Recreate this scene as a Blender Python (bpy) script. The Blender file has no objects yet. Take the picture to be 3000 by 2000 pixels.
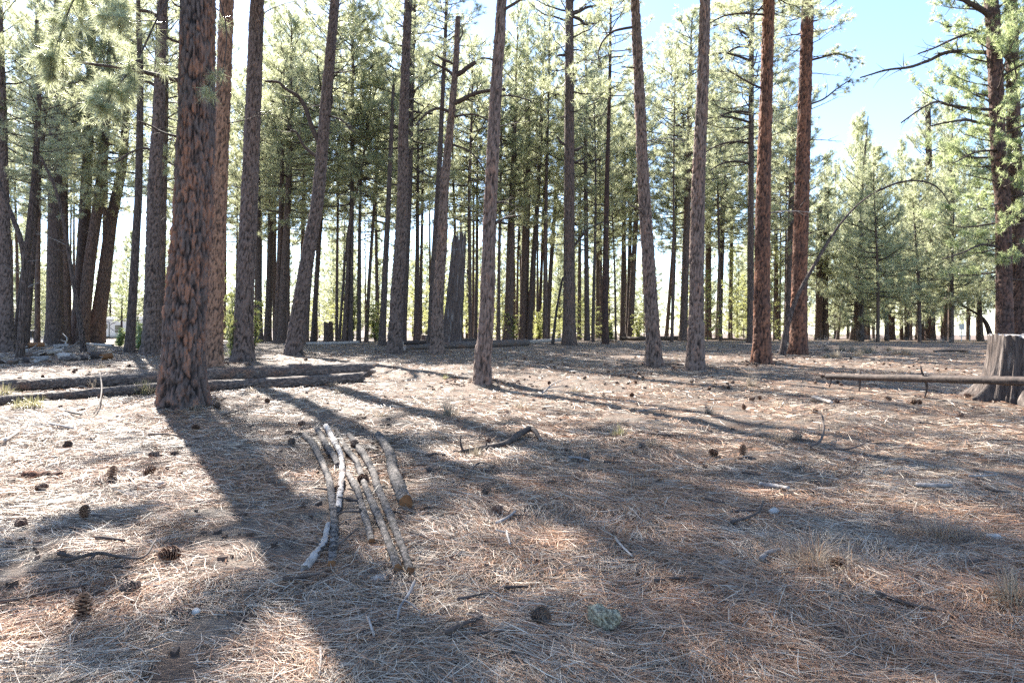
import bpy, math, random
import numpy as np
from mathutils import Vector, Matrix, Euler

R = math.radians
rng = np.random.default_rng(7)
rnd = random.Random(11)
scene = bpy.context.scene
COL = scene.collection

# ------------------------------------------------------------------ camera, sky, sun, exposure
EYE, F, HX, HY = 1.4, 2000.0, 1500.0, 946.0        # eye height (m), focal length and horizon in 3000x2000 pixels
cam = bpy.data.cameras.new('camera')
cam.sensor_width = 36.0
cam.lens = 24.0
cam.shift_y = -54.0 / 3000.0
cam.clip_start = 0.05
cam.clip_end = 3000
cam_ob = bpy.data.objects.new('camera', cam)
cam_ob.location = (0, 0, EYE)
cam_ob.rotation_euler = (R(90), 0, 0)
COL.objects.link(cam_ob)
scene.camera = cam_ob

SUN_AZ, SUN_EL = R(-29.0), R(39.0)                  # azimuth from +Y towards +X, elevation
world = bpy.data.worlds.new('World')
scene.world = world
world.use_nodes = True
wn = world.node_tree
for n in list(wn.nodes):
    wn.nodes.remove(n)
sky = wn.nodes.new('ShaderNodeTexSky')
sky.sky_type = 'NISHITA'
sky.sun_disc = False
sky.sun_elevation = SUN_EL
sky.sun_rotation = SUN_AZ
sky.altitude = 2100
sky.air_density = 1.0
sky.dust_density = 1.0
sky.ozone_density = 1.7
bg = wn.nodes.new('ShaderNodeBackground')
bg.inputs['Strength'].default_value = 0.1
wo = wn.nodes.new('ShaderNodeOutputWorld')
wn.links.new(sky.outputs[0], bg.inputs[0])
wn.links.new(bg.outputs[0], wo.inputs[0])

sun = bpy.data.lights.new('sun', 'SUN')
sun.energy = 5.0
sun.angle = R(0.53)
sun.color = (1.0, 0.94, 0.85)
sun_ob = bpy.data.objects.new('sun', sun)
SUNV = Vector((math.sin(SUN_AZ) * math.cos(SUN_EL), math.cos(SUN_AZ) * math.cos(SUN_EL), math.sin(SUN_EL)))
sun_ob.rotation_euler = (-SUNV).to_track_quat('-Z', 'Y').to_euler()
sun_ob.location = (-20, 30, 40)
COL.objects.link(sun_ob)

scene.view_settings.view_transform = 'Standard'
scene.view_settings.look = 'None'
scene.view_settings.exposure = 2.1
scene.view_settings.gamma = 1.0
scene.view_settings.use_curve_mapping = False
scene.cycles.max_bounces = 5
scene.cycles.diffuse_bounces = 3
scene.cycles.glossy_bounces = 2
scene.cycles.transmission_bounces = 4
scene.cycles.sample_clamp_indirect = 4.0
scene.cycles.use_denoising = False

# ------------------------------------------------------------------ noise and terrain
def _hash(ix, iy, seed):
    h = (ix.astype(np.int64) * 374761393 + iy.astype(np.int64) * 668265263 + seed * 1442695041) & 0xFFFFFFFF
    h = ((h ^ (h >> 13)) * 1274126177) & 0xFFFFFFFF
    h = ((h ^ (h >> 16)) * 2246822519) & 0xFFFFFFFF
    return ((h ^ (h >> 15)) & 0xFFFFFF).astype(np.float64) / 0xFFFFFF

def vnoise(x, y, seed=0):
    x = np.asarray(x, float); y = np.asarray(y, float)
    ix = np.floor(x); iy = np.floor(y)
    fx = x - ix; fy = y - iy
    fx = fx * fx * (3 - 2 * fx); fy = fy * fy * (3 - 2 * fy)
    a = _hash(ix, iy, seed); b = _hash(ix + 1, iy, seed)
    c = _hash(ix, iy + 1, seed); d = _hash(ix + 1, iy + 1, seed)
    return (a + (b - a) * fx) * (1 - fy) + (c + (d - c) * fx) * fy

def fbm(x, y, oct=3, seed=0):
    s = 0.0; a = 0.5; t = 0.0
    for i in range(oct):
        s = s + a * vnoise(x * 2 ** i, y * 2 ** i, seed + i * 17); t += a; a *= 0.5
    return s / t

def sstep(a, b, x):
    t = np.clip((x - a) / (b - a), 0, 1)
    return t * t * (3 - 2 * t)

MOUND = [((px - HX) / F * (F * EYE / (py - HY)), F * EYE / (py - HY), k) for px, py, k in
         ((533, 1184, 0.10), (625, 1070, 0.08), (710, 1055, 0.10), (859, 1038, 0.1), (1156, 1032, 0.1), (1280, 1034, 0.1), (1414, 1124, 0.07), (1915, 1070, 0.08), (2038, 1084, 0.08), (2232, 1063, 0.09), (2339, 1037, 0.1), (440, 1037, 0.1), (379, 1032, 0.08), (2998, 1170, 0.05))]
def zg(x, y):
    x = np.asarray(x, float); y = np.asarray(y, float)
    r = np.hypot(x, y)
    z = -0.014 * np.where(r > 45, (r - 45) * (1 - np.exp(-np.maximum(r - 45, 0) / 12.0)), 0)
    z = z + 5.5 * sstep(-56, -84, x) * sstep(62, 110, y)
    for mx_, my_, k in MOUND:
        z_m = k * np.exp(-((x - mx_) ** 2 + (y - my_ + 0.15) ** 2) / 0.75)
        z = z + z_m
    fade = 1.0 - 0.55 * sstep(12, 40, r)
    z = z + fade * (0.12 * (fbm(x / 3.7 + 9, y / 3.7, 2, 3) - 0.5) + 0.075 * (vnoise(x / 0.9, y / 0.9, 5) - 0.5)
                    + 0.034 * (vnoise(x / 0.3, y / 0.3, 8) - 0.5) + 0.016 * (vnoise(x / 0.12, y / 0.12, 21) - 0.5))
    return z

def zs(x, y):
    return float(zg(np.array([x]), np.array([y]))[0])

def ground_at(px, py, dmax=130.0):
    """point of the ground seen at a photo pixel"""
    d = np.linspace(2.2, dmax, 6000)
    z = EYE - (py - HY) / F * d
    x = (px - HX) / F * d
    below = np.nonzero(z <= zg(x, d))[0]
    k = d[below[0]] if len(below) else dmax
    return Vector(((px - HX) / F * k, k, zs((px - HX) / F * k, k)))

def at(px, py, d):
    return Vector(((px - HX) / F * d, d, EYE - (py - HY) / F * d))

# ------------------------------------------------------------------ mesh helpers
def mk_mesh(name, verts, faces, mats=(), fmat=None, smooth=True, attrs=None):
    """faces: list of int arrays (M x 3 or M x 4)"""
    verts = np.ascontiguousarray(verts, dtype=np.float32)
    if not isinstance(faces, (list, tuple)):
        faces = [faces]
    faces = [np.asarray(f, dtype=np.int32) for f in faces if len(f)]
    me = bpy.data.meshes.new(name)
    me.vertices.add(len(verts))
    me.vertices.foreach_set('co', verts.ravel())
    loops = np.concatenate([f.ravel() for f in faces])
    tot = np.concatenate([np.full(len(f), f.shape[1], np.int32) for f in faces])
    start = np.concatenate([[0], np.cumsum(tot)[:-1]]).astype(np.int32)
    me.loops.add(len(loops))
    me.loops.foreach_set('vertex_index', loops)
    me.polygons.add(len(tot))
    me.polygons.foreach_set('loop_start', start)
    for m in mats:
        me.materials.append(m)
    if fmat is not None:
        me.polygons.foreach_set('material_index', np.asarray(fmat, np.int32))
    me.polygons.foreach_set('use_smooth', np.full(len(tot), smooth))
    for k, v in (attrs or {}).items():
        v = np.asarray(v, np.float32)
        if v.ndim == 2:
            a = me.attributes.new(k, 'FLOAT_COLOR', 'POINT')
            if v.shape[1] == 3:
                v = np.concatenate([v, np.ones((len(v), 1), np.float32)], 1)
            a.data.foreach_set('color', v.ravel())
        else:
            a = me.attributes.new(k, 'FLOAT', 'POINT')
            a.data.foreach_set('value', v)
    me.update(calc_edges=True)
    me.validate()
    return me

def link(name, data, parent=None, loc=None, rot=None, scale=None):
    o = bpy.data.objects.new(name, data)
    COL.objects.link(o)
    o.parent = parent
    if loc is not None: o.location = loc
    if rot is not None: o.rotation_euler = rot
    if scale is not None: o.scale = scale
    return o

def tag(o, label=None, cat=None, group=None, kind=None):
    if label: o['label'] = label
    if cat: o['category'] = cat
    if group: o['group'] = group
    if kind: o['kind'] = kind
    return o

class MB:
    """collects pieces of ONE mesh"""
    def __init__(s):
        s.v = []; s.f3 = []; s.f4 = []; s.m3 = []; s.m4 = []; s.n = 0
    def add(s, v, f, mat=0):
        v = np.asarray(v, float); f = np.asarray(f, int)
        if f.shape[1] == 3:
            s.f3.append(f + s.n); s.m3.append(np.full(len(f), mat))
        else:
            s.f4.append(f + s.n); s.m4.append(np.full(len(f), mat))
        s.v.append(v); s.n += len(v)
        return s
    def mesh(s, name, mats, smooth=True):
        fs = []; ms = []
        if s.f3: fs.append(np.concatenate(s.f3)); ms += s.m3
        if s.f4: fs.append(np.concatenate(s.f4)); ms += s.m4
        return mk_mesh(name, np.concatenate(s.v), fs, mats, np.concatenate(ms), smooth)

def frames(P):
    P = np.asarray(P, float)
    T = np.gradient(P, axis=0)
    T /= np.linalg.norm(T, axis=1)[:, None] + 1e-12
    up = np.array([0, 0, 1.0]) if abs(T[0][2]) < 0.9 else np.array([1.0, 0, 0])
    N = np.empty_like(P); B = np.empty_like(P)
    n = up - T[0] * (up @ T[0]); n /= np.linalg.norm(n)
    for i in range(len(P)):
        n = n - T[i] * (n @ T[i]); n /= np.linalg.norm(n) + 1e-12
        N[i] = n; B[i] = np.cross(T[i], n)
    return T, N, B

def tube(P, rad, n=6, cap=True, rough=0.0, seed=0):
    """verts, quads, tris of a tapering tube"""
    P = np.asarray(P, float); rad = np.asarray(rad, float) * np.ones(len(P))
    T, N, B = frames(P)
    a = np.arange(n) / n * 2 * np.pi
    rr = rad[:, None] * np.ones(n)[None]
    if rough:
        g = np.random.default_rng(seed)
        rr = rr * (1 + rough * g.uniform(-1, 1, rr.shape))
    V = P[:, None] + rr[..., None] * (np.cos(a)[None, :, None] * N[:, None] + np.sin(a)[None, :, None] * B[:, None])
    m = len(P)
    i = np.arange(m - 1)[:, None] * n; j = np.arange(n)[None]; k = (j + 1) % n
    Q = np.stack([i + j, i + k, i + n + k, i + n + j], -1).reshape(-1, 4)
    V = V.reshape(-1, 3)
    tris = np.zeros((0, 3), int)
    if cap:
        V = np.concatenate([V, P[:1], P[-1:]])
        c0 = m * n; c1 = c0 + 1
        jj = np.arange(n); kk = (jj + 1) % n
        tris = np.concatenate([np.stack([np.full(n, c0), kk, jj], -1), np.stack([np.full(n, c1), (m - 1) * n + jj, (m - 1) * n + kk], -1)])
    return V, Q, tris

def add_tube(mb, P, rad, n=6, mat=0, cap=True, rough=0.0, seed=0):
    V, Q, T3 = tube(P, rad, n, cap, rough, seed)
    base = mb.n
    mb.add(V, Q, mat)
    if len(T3):
        mb.f3.append(T3 + base); mb.m3.append(np.full(len(T3), mat))
    return mb

def spline(P, n):
    """Catmull-Rom through points"""
    P = np.asarray(P, float)
    if len(P) == 2:
        t = np.linspace(0, 1, n)[:, None]
        return P[0] * (1 - t) + P[1] * t
    Q = np.concatenate([[2 * P[0] - P[1]], P, [2 * P[-1] - P[-2]]])
    m = len(P) - 1
    out = []
    for u in np.linspace(0, m, n):
        i = min(int(u), m - 1); t = u - i
        a, b, c, d = Q[i:i + 4]
        out.append(0.5 * (2 * b + (c - a) * t + (2 * a - 5 * b + 4 * c - d) * t ** 2 + (3 * b - a - 3 * c + d) * t ** 3))
    return np.array(out)

def box(mb, c, s, mat=0, rz=0.0):
    c = np.asarray(c, float); s = np.asarray(s, float) / 2
    v = np.array([[x, y, z] for z in (-1, 1) for y in (-1, 1) for x in (-1, 1)], float) * s
    if rz:
        cz, sz = math.cos(rz), math.sin(rz)
        v = v @ np.array([[cz, sz, 0], [-sz, cz, 0], [0, 0, 1]])
    f = np.array([[0, 2, 3, 1], [4, 5, 7, 6], [0, 1, 5, 4], [2, 6, 7, 3], [0, 4, 6, 2], [1, 3, 7, 5]])
    mb.add(v + c, f, mat)
    return mb

# ------------------------------------------------------------------ materials
def new_mat(name):
    m = bpy.data.materials.new(name)
    m.use_nodes = True
    nt = m.node_tree
    for n in list(nt.nodes):
        nt.nodes.remove(n)
    out = nt.nodes.new('ShaderNodeOutputMaterial')
    bs = nt.nodes.new('ShaderNodeBsdfPrincipled')
    nt.links.new(bs.outputs[0], out.inputs[0])
    return m, nt, bs, out

def N(nt, t, **kw):
    n = nt.nodes.new(t)
    for k, v in kw.items():
        if k in n.inputs:
            n.inputs[k].default_value = v
        else:
            setattr(n, k, v)
    return n

def ramp(nt, fac, stops, interp='LINEAR'):
    r = nt.nodes.new('ShaderNodeValToRGB')
    e = r.color_ramp.elements
    r.color_ramp.interpolation = interp
    while len(e) > 1:
        e.remove(e[0])
    e[0].position = stops[0][0]; e[0].color = (*stops[0][1], 1)
    for p, c in stops[1:]:
        x = e.new(p); x.color = (*c, 1)
    nt.links.new(fac, r.inputs[0])
    return r.outputs[0]

def mixc(nt, fac, a, b, mode='MIX'):
    m = nt.nodes.new('ShaderNodeMix')
    m.data_type = 'RGBA'; m.blend_type = mode
    for i, v in ((0, fac), (6, a), (7, b)):
        if hasattr(v, 'links'):
            nt.links.new(v, m.inputs[i])
        else:
            m.inputs[i].default_value = v if i == 0 else (*v, 1)
    return m.outputs[2]

def math_n(nt, op, a, b=None, c=None):
    m = nt.nodes.new('ShaderNodeMath'); m.operation = op
    for i, v in enumerate((a, b, c)):
        if v is None: continue
        if hasattr(v, 'links'): nt.links.new(v, m.inputs[i])
        else: m.inputs[i].default_value = v
    return m.outputs[0]

def coords(nt, scale, rand=True, kind='Object'):
    tc = nt.nodes.new('ShaderNodeTexCoord')
    src = tc.outputs[kind]
    if rand:
        oi = nt.nodes.new('ShaderNodeObjectInfo')
        v = nt.nodes.new('ShaderNodeVectorMath'); v.operation = 'ADD'
        cmb = nt.nodes.new('ShaderNodeCombineXYZ')
        nt.links.new(math_n(nt, 'MULTIPLY', oi.outputs['Random'], 50.0), cmb.inputs[2])
        nt.links.new(src, v.inputs[0]); nt.links.new(cmb.outputs[0], v.inputs[1])
        src = v.outputs[0]
    mp = nt.nodes.new('ShaderNodeMapping')
    mp.inputs['Scale'].default_value = scale
    nt.links.new(src, mp.inputs[0])
    return mp.outputs[0]

def noise(nt, vec, scale=1.0, detail=3.0, rough=0.55):
    n = nt.nodes.new('ShaderNodeTexNoise')
    n.inputs['Scale'].default_value = scale; n.inputs['Detail'].default_value = detail; n.inputs['Roughness'].default_value = rough
    if vec is not None: nt.links.new(vec, n.inputs['Vector'])
    return n.outputs[0]

def voro(nt, vec, scale, feature='F1', out='Distance'):
    n = nt.nodes.new('ShaderNodeTexVoronoi')
    n.feature = feature
    n.inputs['Scale'].default_value = scale
    nt.links.new(vec, n.inputs['Vector'])
    return n.outputs[out]

def bump(nt, bs, h, strength, dist):
    b = nt.nodes.new('ShaderNodeBump')
    b.inputs['Strength'].default_value = strength
    b.inputs['Distance'].default_value = dist
    nt.links.new(h, b.inputs['Height'])
    nt.links.new(b.outputs[0], bs.inputs['Normal'])

def m_bark(name, dark, mid, plate, amount, near):
    """furrowed ponderosa bark; near trunks carry their furrows as real relief with the attributes plate and chip"""
    m, nt, bs, out = new_mat(name)
    v = coords(nt, (1, 1, 0.32))
    warp = nt.nodes.new('ShaderNodeTexNoise'); warp.inputs['Scale'].default_value = 5.0; warp.inputs['Detail'].default_value = 3
    nt.links.new(v, warp.inputs['Vector'])
    wv = nt.nodes.new('ShaderNodeVectorMath'); wv.operation = 'MULTIPLY_ADD'
    nt.links.new(warp.outputs['Color'], wv.inputs[0]); wv.inputs[1].default_value = (0.12, 0.12, 0.12); nt.links.new(v, wv.inputs[2])
    if near:
        a = nt.nodes.new('ShaderNodeAttribute'); a.attribute_name = 'plate'
        b = nt.nodes.new('ShaderNodeAttribute'); b.attribute_name = 'chip'
        edge, cid = a.outputs['Fac'], b.outputs['Fac']
    else:
        st = noise(nt, coords(nt, (1, 1, 0.14)), 24.0, 4, 0.65)
        edge = math_n(nt, 'ADD', math_n(nt, 'MULTIPLY', voro(nt, wv.outputs[0], 11.0, 'DISTANCE_TO_EDGE'), 0.9), math_n(nt, 'MULTIPLY_ADD', st, 2.2, -0.85))
        sep = nt.nodes.new('ShaderNodeSeparateColor'); nt.links.new(voro(nt, wv.outputs[0], 11.0, 'F1', 'Color'), sep.inputs[0])
        cid = sep.outputs[0]
    big = noise(nt, coords(nt, (1, 1, 0.28)), 3.4, 4)
    fine = noise(nt, coords(nt, (1, 1, 0.4)), 42.0, 4, 0.65)
    flake = noise(nt, coords(nt, (1, 1, 0.4)), 17.0, 4, 0.68)
    pick = math_n(nt, 'ADD', math_n(nt, 'MULTIPLY', cid, 0.16), math_n(nt, 'ADD', math_n(nt, 'MULTIPLY', big, 0.75), math_n(nt, 'MULTIPLY', flake, 0.62)))
    isor = ramp(nt, pick, [(0.86 - amount * 0.5, (0, 0, 0)), (1.02 - amount * 0.5, (1, 1, 1))])
    body = mixc(nt, isor, mid, plate)
    body = mixc(nt, ramp(nt, fine, [(0.3, (0, 0, 0)), (0.72, (1, 1, 1))]), body, tuple(min(1, c * 1.75 + 0.012) for c in mid), 'MIX') if amount < 0.3 else mixc(nt, 0.35, body, mixc(nt, fine, (0.03, 0.02, 0.016), tuple(min(1, c * 1.6) for c in plate)))
    crev = ramp(nt, edge, [(0.0, (0, 0, 0)), (0.3, (0.45, 0.45, 0.45)), (0.75, (1, 1, 1))])
    colr = mixc(nt, crev, dark, body)
    nt.links.new(colr, bs.inputs['Base Color'])
    bs.inputs['Roughness'].default_value = 0.82
    bs.inputs['Specular IOR Level'].default_value = 0.25
    h = math_n(nt, 'ADD', math_n(nt, 'MULTIPLY', crev, 0.0 if near else 1.0), math_n(nt, 'ADD', math_n(nt, 'MULTIPLY', fine, 0.35), math_n(nt, 'MULTIPLY', flake, 0.45)))
    bump(nt, bs, h, 0.9, 0.012 if near else 0.03)
    return m

BARK = {}
for key, dk, md, pl, am in (
        ('dark', (0.022, 0.017, 0.015), (0.11, 0.081, 0.07), (0.19, 0.112, 0.08), 0.12),
        ('brown', (0.026, 0.019, 0.016), (0.14, 0.098, 0.08), (0.26, 0.135, 0.085), 0.2),
        ('burnt', (0.013, 0.011, 0.011), (0.08, 0.06, 0.053), (0.34, 0.135, 0.06), 0.24),
        ('red', (0.018, 0.012, 0.011), (0.075, 0.046, 0.038), (0.2, 0.09, 0.055), 0.28),
        ('rust', (0.018, 0.012, 0.011), (0.085, 0.05, 0.04), (0.27, 0.12, 0.07), 0.36),
        ('orange', (0.028, 0.02, 0.018), (0.12, 0.078, 0.06), (0.31, 0.175, 0.115), 0.55)):
    BARK[key] = {n: m_bark('bark_%s_%s' % (key, 'near' if n else 'far'), dk, md, pl, am, n) for n in (True, False)}

def m_needles(name, base, trans, var=0.35):
    m, nt, bs, out = new_mat(name)
    oi = nt.nodes.new('ShaderNodeObjectInfo')
    at_ = nt.nodes.new('ShaderNodeAttribute'); at_.attribute_name = 'tint'
    hs = nt.nodes.new('ShaderNodeHueSaturation')
    hs.inputs['Color'].default_value = (*base, 1)
    nt.links.new(math_n(nt, 'MULTIPLY_ADD', oi.outputs['Random'], 0.05, 0.475), hs.inputs['Hue'])
    nt.links.new(math_n(nt, 'MULTIPLY_ADD', at_.outputs['Fac'], var * 2, 1 - var), hs.inputs['Value'])
    dead = mixc(nt, ramp(nt, at_.outputs['Fac'], [(0.955, (0, 0, 0)), (0.965, (1, 1, 1))]), hs.outputs[0], (0.20, 0.10, 0.045))
    nt.links.new(dead, bs.inputs['Base Color'])
    bs.inputs['Roughness'].default_value = 0.32
    bs.inputs['Specular IOR Level'].default_value = 0.8
    tr = nt.nodes.new('ShaderNodeBsdfTranslucent')
    h2 = nt.nodes.new('ShaderNodeHueSaturation'); h2.inputs['Color'].default_value = (*trans, 1)
    nt.links.new(math_n(nt, 'MULTIPLY_ADD', at_.outputs['Fac'], var * 2, 1 - var), h2.inputs['Value'])
    nt.links.new(h2.outputs[0], tr.inputs[0])
    mx = nt.nodes.new('ShaderNodeMixShader'); mx.inputs[0].default_value = 0.55
    nt.links.new(bs.outputs[0], mx.inputs[1]); nt.links.new(tr.outputs[0], mx.inputs[2])
    nt.links.new(mx.outputs[0], out.inputs[0])
    return m

M_NEED = m_needles('pine_needles', (0.12, 0.135, 0.08), (0.72, 0.75, 0.47))
M_NEEDG = m_needles('pine_needles_fresh', (0.11, 0.14, 0.065), (0.66, 0.74, 0.38))
M_JUN = m_needles('juniper_needles', (0.15, 0.165, 0.065), (0.74, 0.76, 0.30))
M_GRASSG = m_needles('green_grass', (0.19, 0.18, 0.09), (0.38, 0.36, 0.18))

def m_simple(name, c1, c2, scale=(1, 1, 1), ns=8.0, rough=0.8, bstr=0.4, bd=0.01, spec=0.3, lo=0.35, hi=0.68):
    m, nt, bs, out = new_mat(name)
    v = coords(nt, scale)
    n = noise(nt, v, ns, 5, 0.62)
    nt.links.new(mixc(nt, ramp(nt, n, [(lo, (0, 0, 0)), (hi, (1, 1, 1))]), c1, c2), bs.inputs['Base Color'])
    bs.inputs['Roughness'].default_value = rough
    bs.inputs['Specular IOR Level'].default_value = spec
    if bstr: bump(nt, bs, n, bstr, bd)
    return m

M_TWIG = m_simple('twig_wood', (0.045, 0.034, 0.03), (0.13, 0.1, 0.085), ns=20)
M_LIMB = m_simple('limb_bark', (0.035, 0.026, 0.023), (0.11, 0.08, 0.065), ns=14)
M_DEADGREY = m_simple('weathered_grey_twig', (0.16, 0.14, 0.13), (0.38, 0.35, 0.33), ns=18)
M_PALEWOOD = m_simple('peeled_pale_wood', (0.3, 0.255, 0.22), (0.52, 0.46, 0.41), ns=9)
M_CUT = m_simple('sawn_wood_face', (0.12, 0.05, 0.02), (0.25, 0.12, 0.05), ns=14, lo=0.3, hi=0.7)
M_CUTPALE = m_simple('splintered_wood', (0.22, 0.17, 0.14), (0.55, 0.48, 0.42), ns=10)
M_CONE = m_simple('cone_scale', (0.045, 0.02, 0.014), (0.17, 0.085, 0.05), ns=30, rough=0.6)
M_CONETIP = m_simple('cone_scale_tip', (0.16, 0.09, 0.055), (0.34, 0.22, 0.15), ns=30, rough=0.6)
M_CONEGREY = m_simple('old_cone_scale', (0.04, 0.032, 0.03), (0.16, 0.13, 0.11), ns=30, rough=0.7)
M_STONE = m_simple('pale_stone', (0.3, 0.27, 0.24), (0.55, 0.52, 0.48), ns=9)
M_STONETAN = m_simple('tan_stone', (0.2, 0.15, 0.12), (0.42, 0.33, 0.27), ns=9)
M_STRAW = m_needles('dry_straw', (0.34, 0.28, 0.22), (0.3, 0.25, 0.19), 0.45)
M_STRAWRED = m_needles('dry_red_straw', (0.27, 0.165, 0.11), (0.34, 0.21, 0.13), 0.4)

def m_pole_bark():
    m, nt, bs, out = new_mat('flaky_pole_bark')
    v = coords(nt, (1, 1, 1))
    n1 = noise(nt, v, 30, 4, 0.75); n2 = noise(nt, v, 15, 4, 0.7)
    c = mixc(nt, ramp(nt, n1, [(0.47, (0, 0, 0)), (0.54, (1, 1, 1))]), (0.014, 0.011, 0.010), (0.15, 0.125, 0.11))
    c = mixc(nt, ramp(nt, n2, [(0.58, (0, 0, 0)), (0.7, (1, 1, 1))]), c, (0.26, 0.225, 0.2))
    nt.links.new(c, bs.inputs['Base Color']); bs.inputs['Roughness'].default_value = 0.85
    bump(nt, bs, n1, 1.0, 0.01)
    return m
M_POLE = m_pole_bark()

def m_patchy_pole():
    m, nt, bs, out = new_mat('half_peeled_pole')
    v = coords(nt, (1, 1, 1))
    n1 = noise(nt, v, 26, 5, 0.65); n2 = noise(nt, v, 5, 2)
    c = mixc(nt, ramp(nt, n1, [(0.38, (0, 0, 0)), (0.62, (1, 1, 1))]), (0.06, 0.05, 0.045), (0.3, 0.26, 0.24))
    c = mixc(nt, ramp(nt, n2, [(0.46, (0, 0, 0)), (0.5, (1, 1, 1))]), c, (0.5, 0.45, 0.40))
    nt.links.new(c, bs.inputs['Base Color']); bs.inputs['Roughness'].default_value = 0.8
    bump(nt, bs, n1, 0.7, 0.008)
    return m
M_POLEPATCH = m_patchy_pole()

def m_weathered(name, c_dark, c_mid, c_pale):
    """old grey wood with long vertical grain"""
    m, nt, bs, out = new_mat(name)
    v = coords(nt, (1, 1, 0.13))
    g1 = noise(nt, v, 19, 6, 0.68); g2 = noise(nt, v, 7.5, 4, 0.6)
    c = mixc(nt, ramp(nt, g1, [(0.36, (0, 0, 0)), (0.62, (1, 1, 1))]), c_dark, c_mid)
    c = mixc(nt, ramp(nt, g2, [(0.55, (0, 0, 0)), (0.66, (1, 1, 1))]), c, c_pale)
    nt.links.new(c, bs.inputs['Base Color']); bs.inputs['Roughness'].default_value = 0.85
    bump(nt, bs, g1, 1.0, 0.03)
    return m
M_STUMP = m_weathered('weathered_stump_wood', (0.03, 0.022, 0.02), (0.115, 0.083, 0.068), (0.3, 0.25, 0.215))
M_SNAG = m_weathered('weathered_snag_wood', (0.05, 0.034, 0.028), (0.14, 0.1, 0.085), (0.22, 0.19, 0.175))
M_STUMPTOP = m_simple('weathered_stump_top', (0.25, 0.22, 0.2), (0.5, 0.45, 0.41), ns=12)

def m_log():
    m, nt, bs, out = new_mat('fallen_log_bark')
    v = coords(nt, (0.35, 1, 1))
    e = voro(nt, v, 9, 'DISTANCE_TO_EDGE')
    n1 = noise(nt, coords(nt, (0.5, 1, 1)), 22, 5, 0.65); n2 = noise(nt, v, 3, 3)
    c = mixc(nt, ramp(nt, n1, [(0.35, (0, 0, 0)), (0.65, (1, 1, 1))]), (0.06, 0.045, 0.038), (0.23, 0.18, 0.15))
    c = mixc(nt, ramp(nt, n2, [(0.5, (0, 0, 0)), (0.66, (1, 1, 1))]), c, (0.2, 0.11, 0.07))
    c = mixc(nt, math_n(nt, 'MULTIPLY', ramp(nt, e, [(0.0, (1, 1, 1)), (0.12, (0, 0, 0))]), 0.5), c, (0.03, 0.024, 0.022))
    c = mixc(nt, ramp(nt, noise(nt, coords(nt, (0.25, 1, 1)), 30, 3), [(0.5, (0, 0, 0)), (0.62, (1, 1, 1))]), c, (0.045, 0.034, 0.03))
    nt.links.new(c, bs.inputs['Base Color']); bs.inputs['Roughness'].default_value = 0.8
    bump(nt, bs, math_n(nt, 'ADD', n1, math_n(nt, 'MULTIPLY', e, 2.0)), 0.9, 0.025)
    return m
M_LOG = m_log()

def m_lichen():
    m, nt, bs, out = new_mat('lichen_rock')
    v = coords(nt, (1, 1, 1))
    n1 = noise(nt, v, 60, 4, 0.7); n2 = noise(nt, v, 14, 3)
    c = mixc(nt, ramp(nt, n1, [(0.42, (0, 0, 0)), (0.6, (1, 1, 1))]), (0.12, 0.1, 0.065), (0.46, 0.42, 0.30))
    c = mixc(nt, ramp(nt, n2, [(0.62, (0, 0, 0)), (0.7, (1, 1, 1))]), c, (0.25, 0.2, 0.16))
    nt.links.new(c, bs.inputs['Base Color']); bs.inputs['Roughness'].default_value = 0.95
    bump(nt, bs, n1, 1.0, 0.012)
    return m
M_LICHEN = m_lichen()

def m_ground():
    m, nt, bs, out = new_mat('needle_duff')
    tc = nt.nodes.new('ShaderNodeTexCoord')
    # short crossing streaks of several directions read as matted needles
    acc = None
    for i, (ang, sx, sy) in enumerate(((15, 10, 120), (72, 11, 130), (-40, 9, 110), (120, 12, 125))):
        mp = nt.nodes.new('ShaderNodeMapping')
        mp.inputs['Rotation'].default_value = (0, 0, R(ang)); mp.inputs['Scale'].default_value = (sx, sy, 1)
        mp.inputs['Location'].default_value = (i * 7.3, i * 3.1, 0)
        nt.links.new(tc.outputs['Object'], mp.inputs[0])
        n = noise(nt, mp.outputs[0], 1.0, 2, 0.6)
        acc = n if acc is None else math_n(nt, 'MAXIMUM', acc, n)
    patch = noise(nt, tc.outputs['Object'], 0.9, 5, 0.6)
    fine = noise(nt, tc.outputs['Object'], 9.0, 4, 0.65)
    med = noise(nt, tc.outputs['Object'], 3.1, 4, 0.6)
    grey = mixc(nt, ramp(nt, acc, [(0.52, (0, 0, 0)), (0.75, (1, 1, 1))]), (0.075, 0.055, 0.042), (0.40, 0.335, 0.27))
    orng = mixc(nt, ramp(nt, acc, [(0.52, (0, 0, 0)), (0.75, (1, 1, 1))]), (0.085, 0.05, 0.033), (0.42, 0.25, 0.15))
    c = mixc(nt, ramp(nt, med, [(0.42, (0, 0, 0)), (0.62, (1, 1, 1))]), grey, orng)
    c = mixc(nt, ramp(nt, fine, [(0.6, (0, 0, 0)), (0.74, (1, 1, 1))]), c, (0.085, 0.062, 0.05))
    c = mixc(nt, ramp(nt, patch, [(0.56, (0, 0, 0)), (0.72, (1, 1, 1))]), c, (0.19, 0.13, 0.095))
    nt.links.new(c, bs.inputs['Base Color'])
    bs.inputs['Roughness'].default_value = 0.75
    bs.inputs['Specular IOR Level'].default_value = 0.3
    bump(nt, bs, math_n(nt, 'ADD', acc, math_n(nt, 'MULTIPLY', fine, 1.2)), 1.0, 0.03)
    return m

def m_litter():
    m, nt, bs, out = new_mat('fallen_needles')
    a = nt.nodes.new('ShaderNodeAttribute'); a.attribute_name = 'hue'
    nt.links.new(a.outputs['Color'], bs.inputs['Base Color'])
    bs.inputs['Roughness'].default_value = 0.5
    bs.inputs['Specular IOR Level'].default_value = 0.4
    return m

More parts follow.
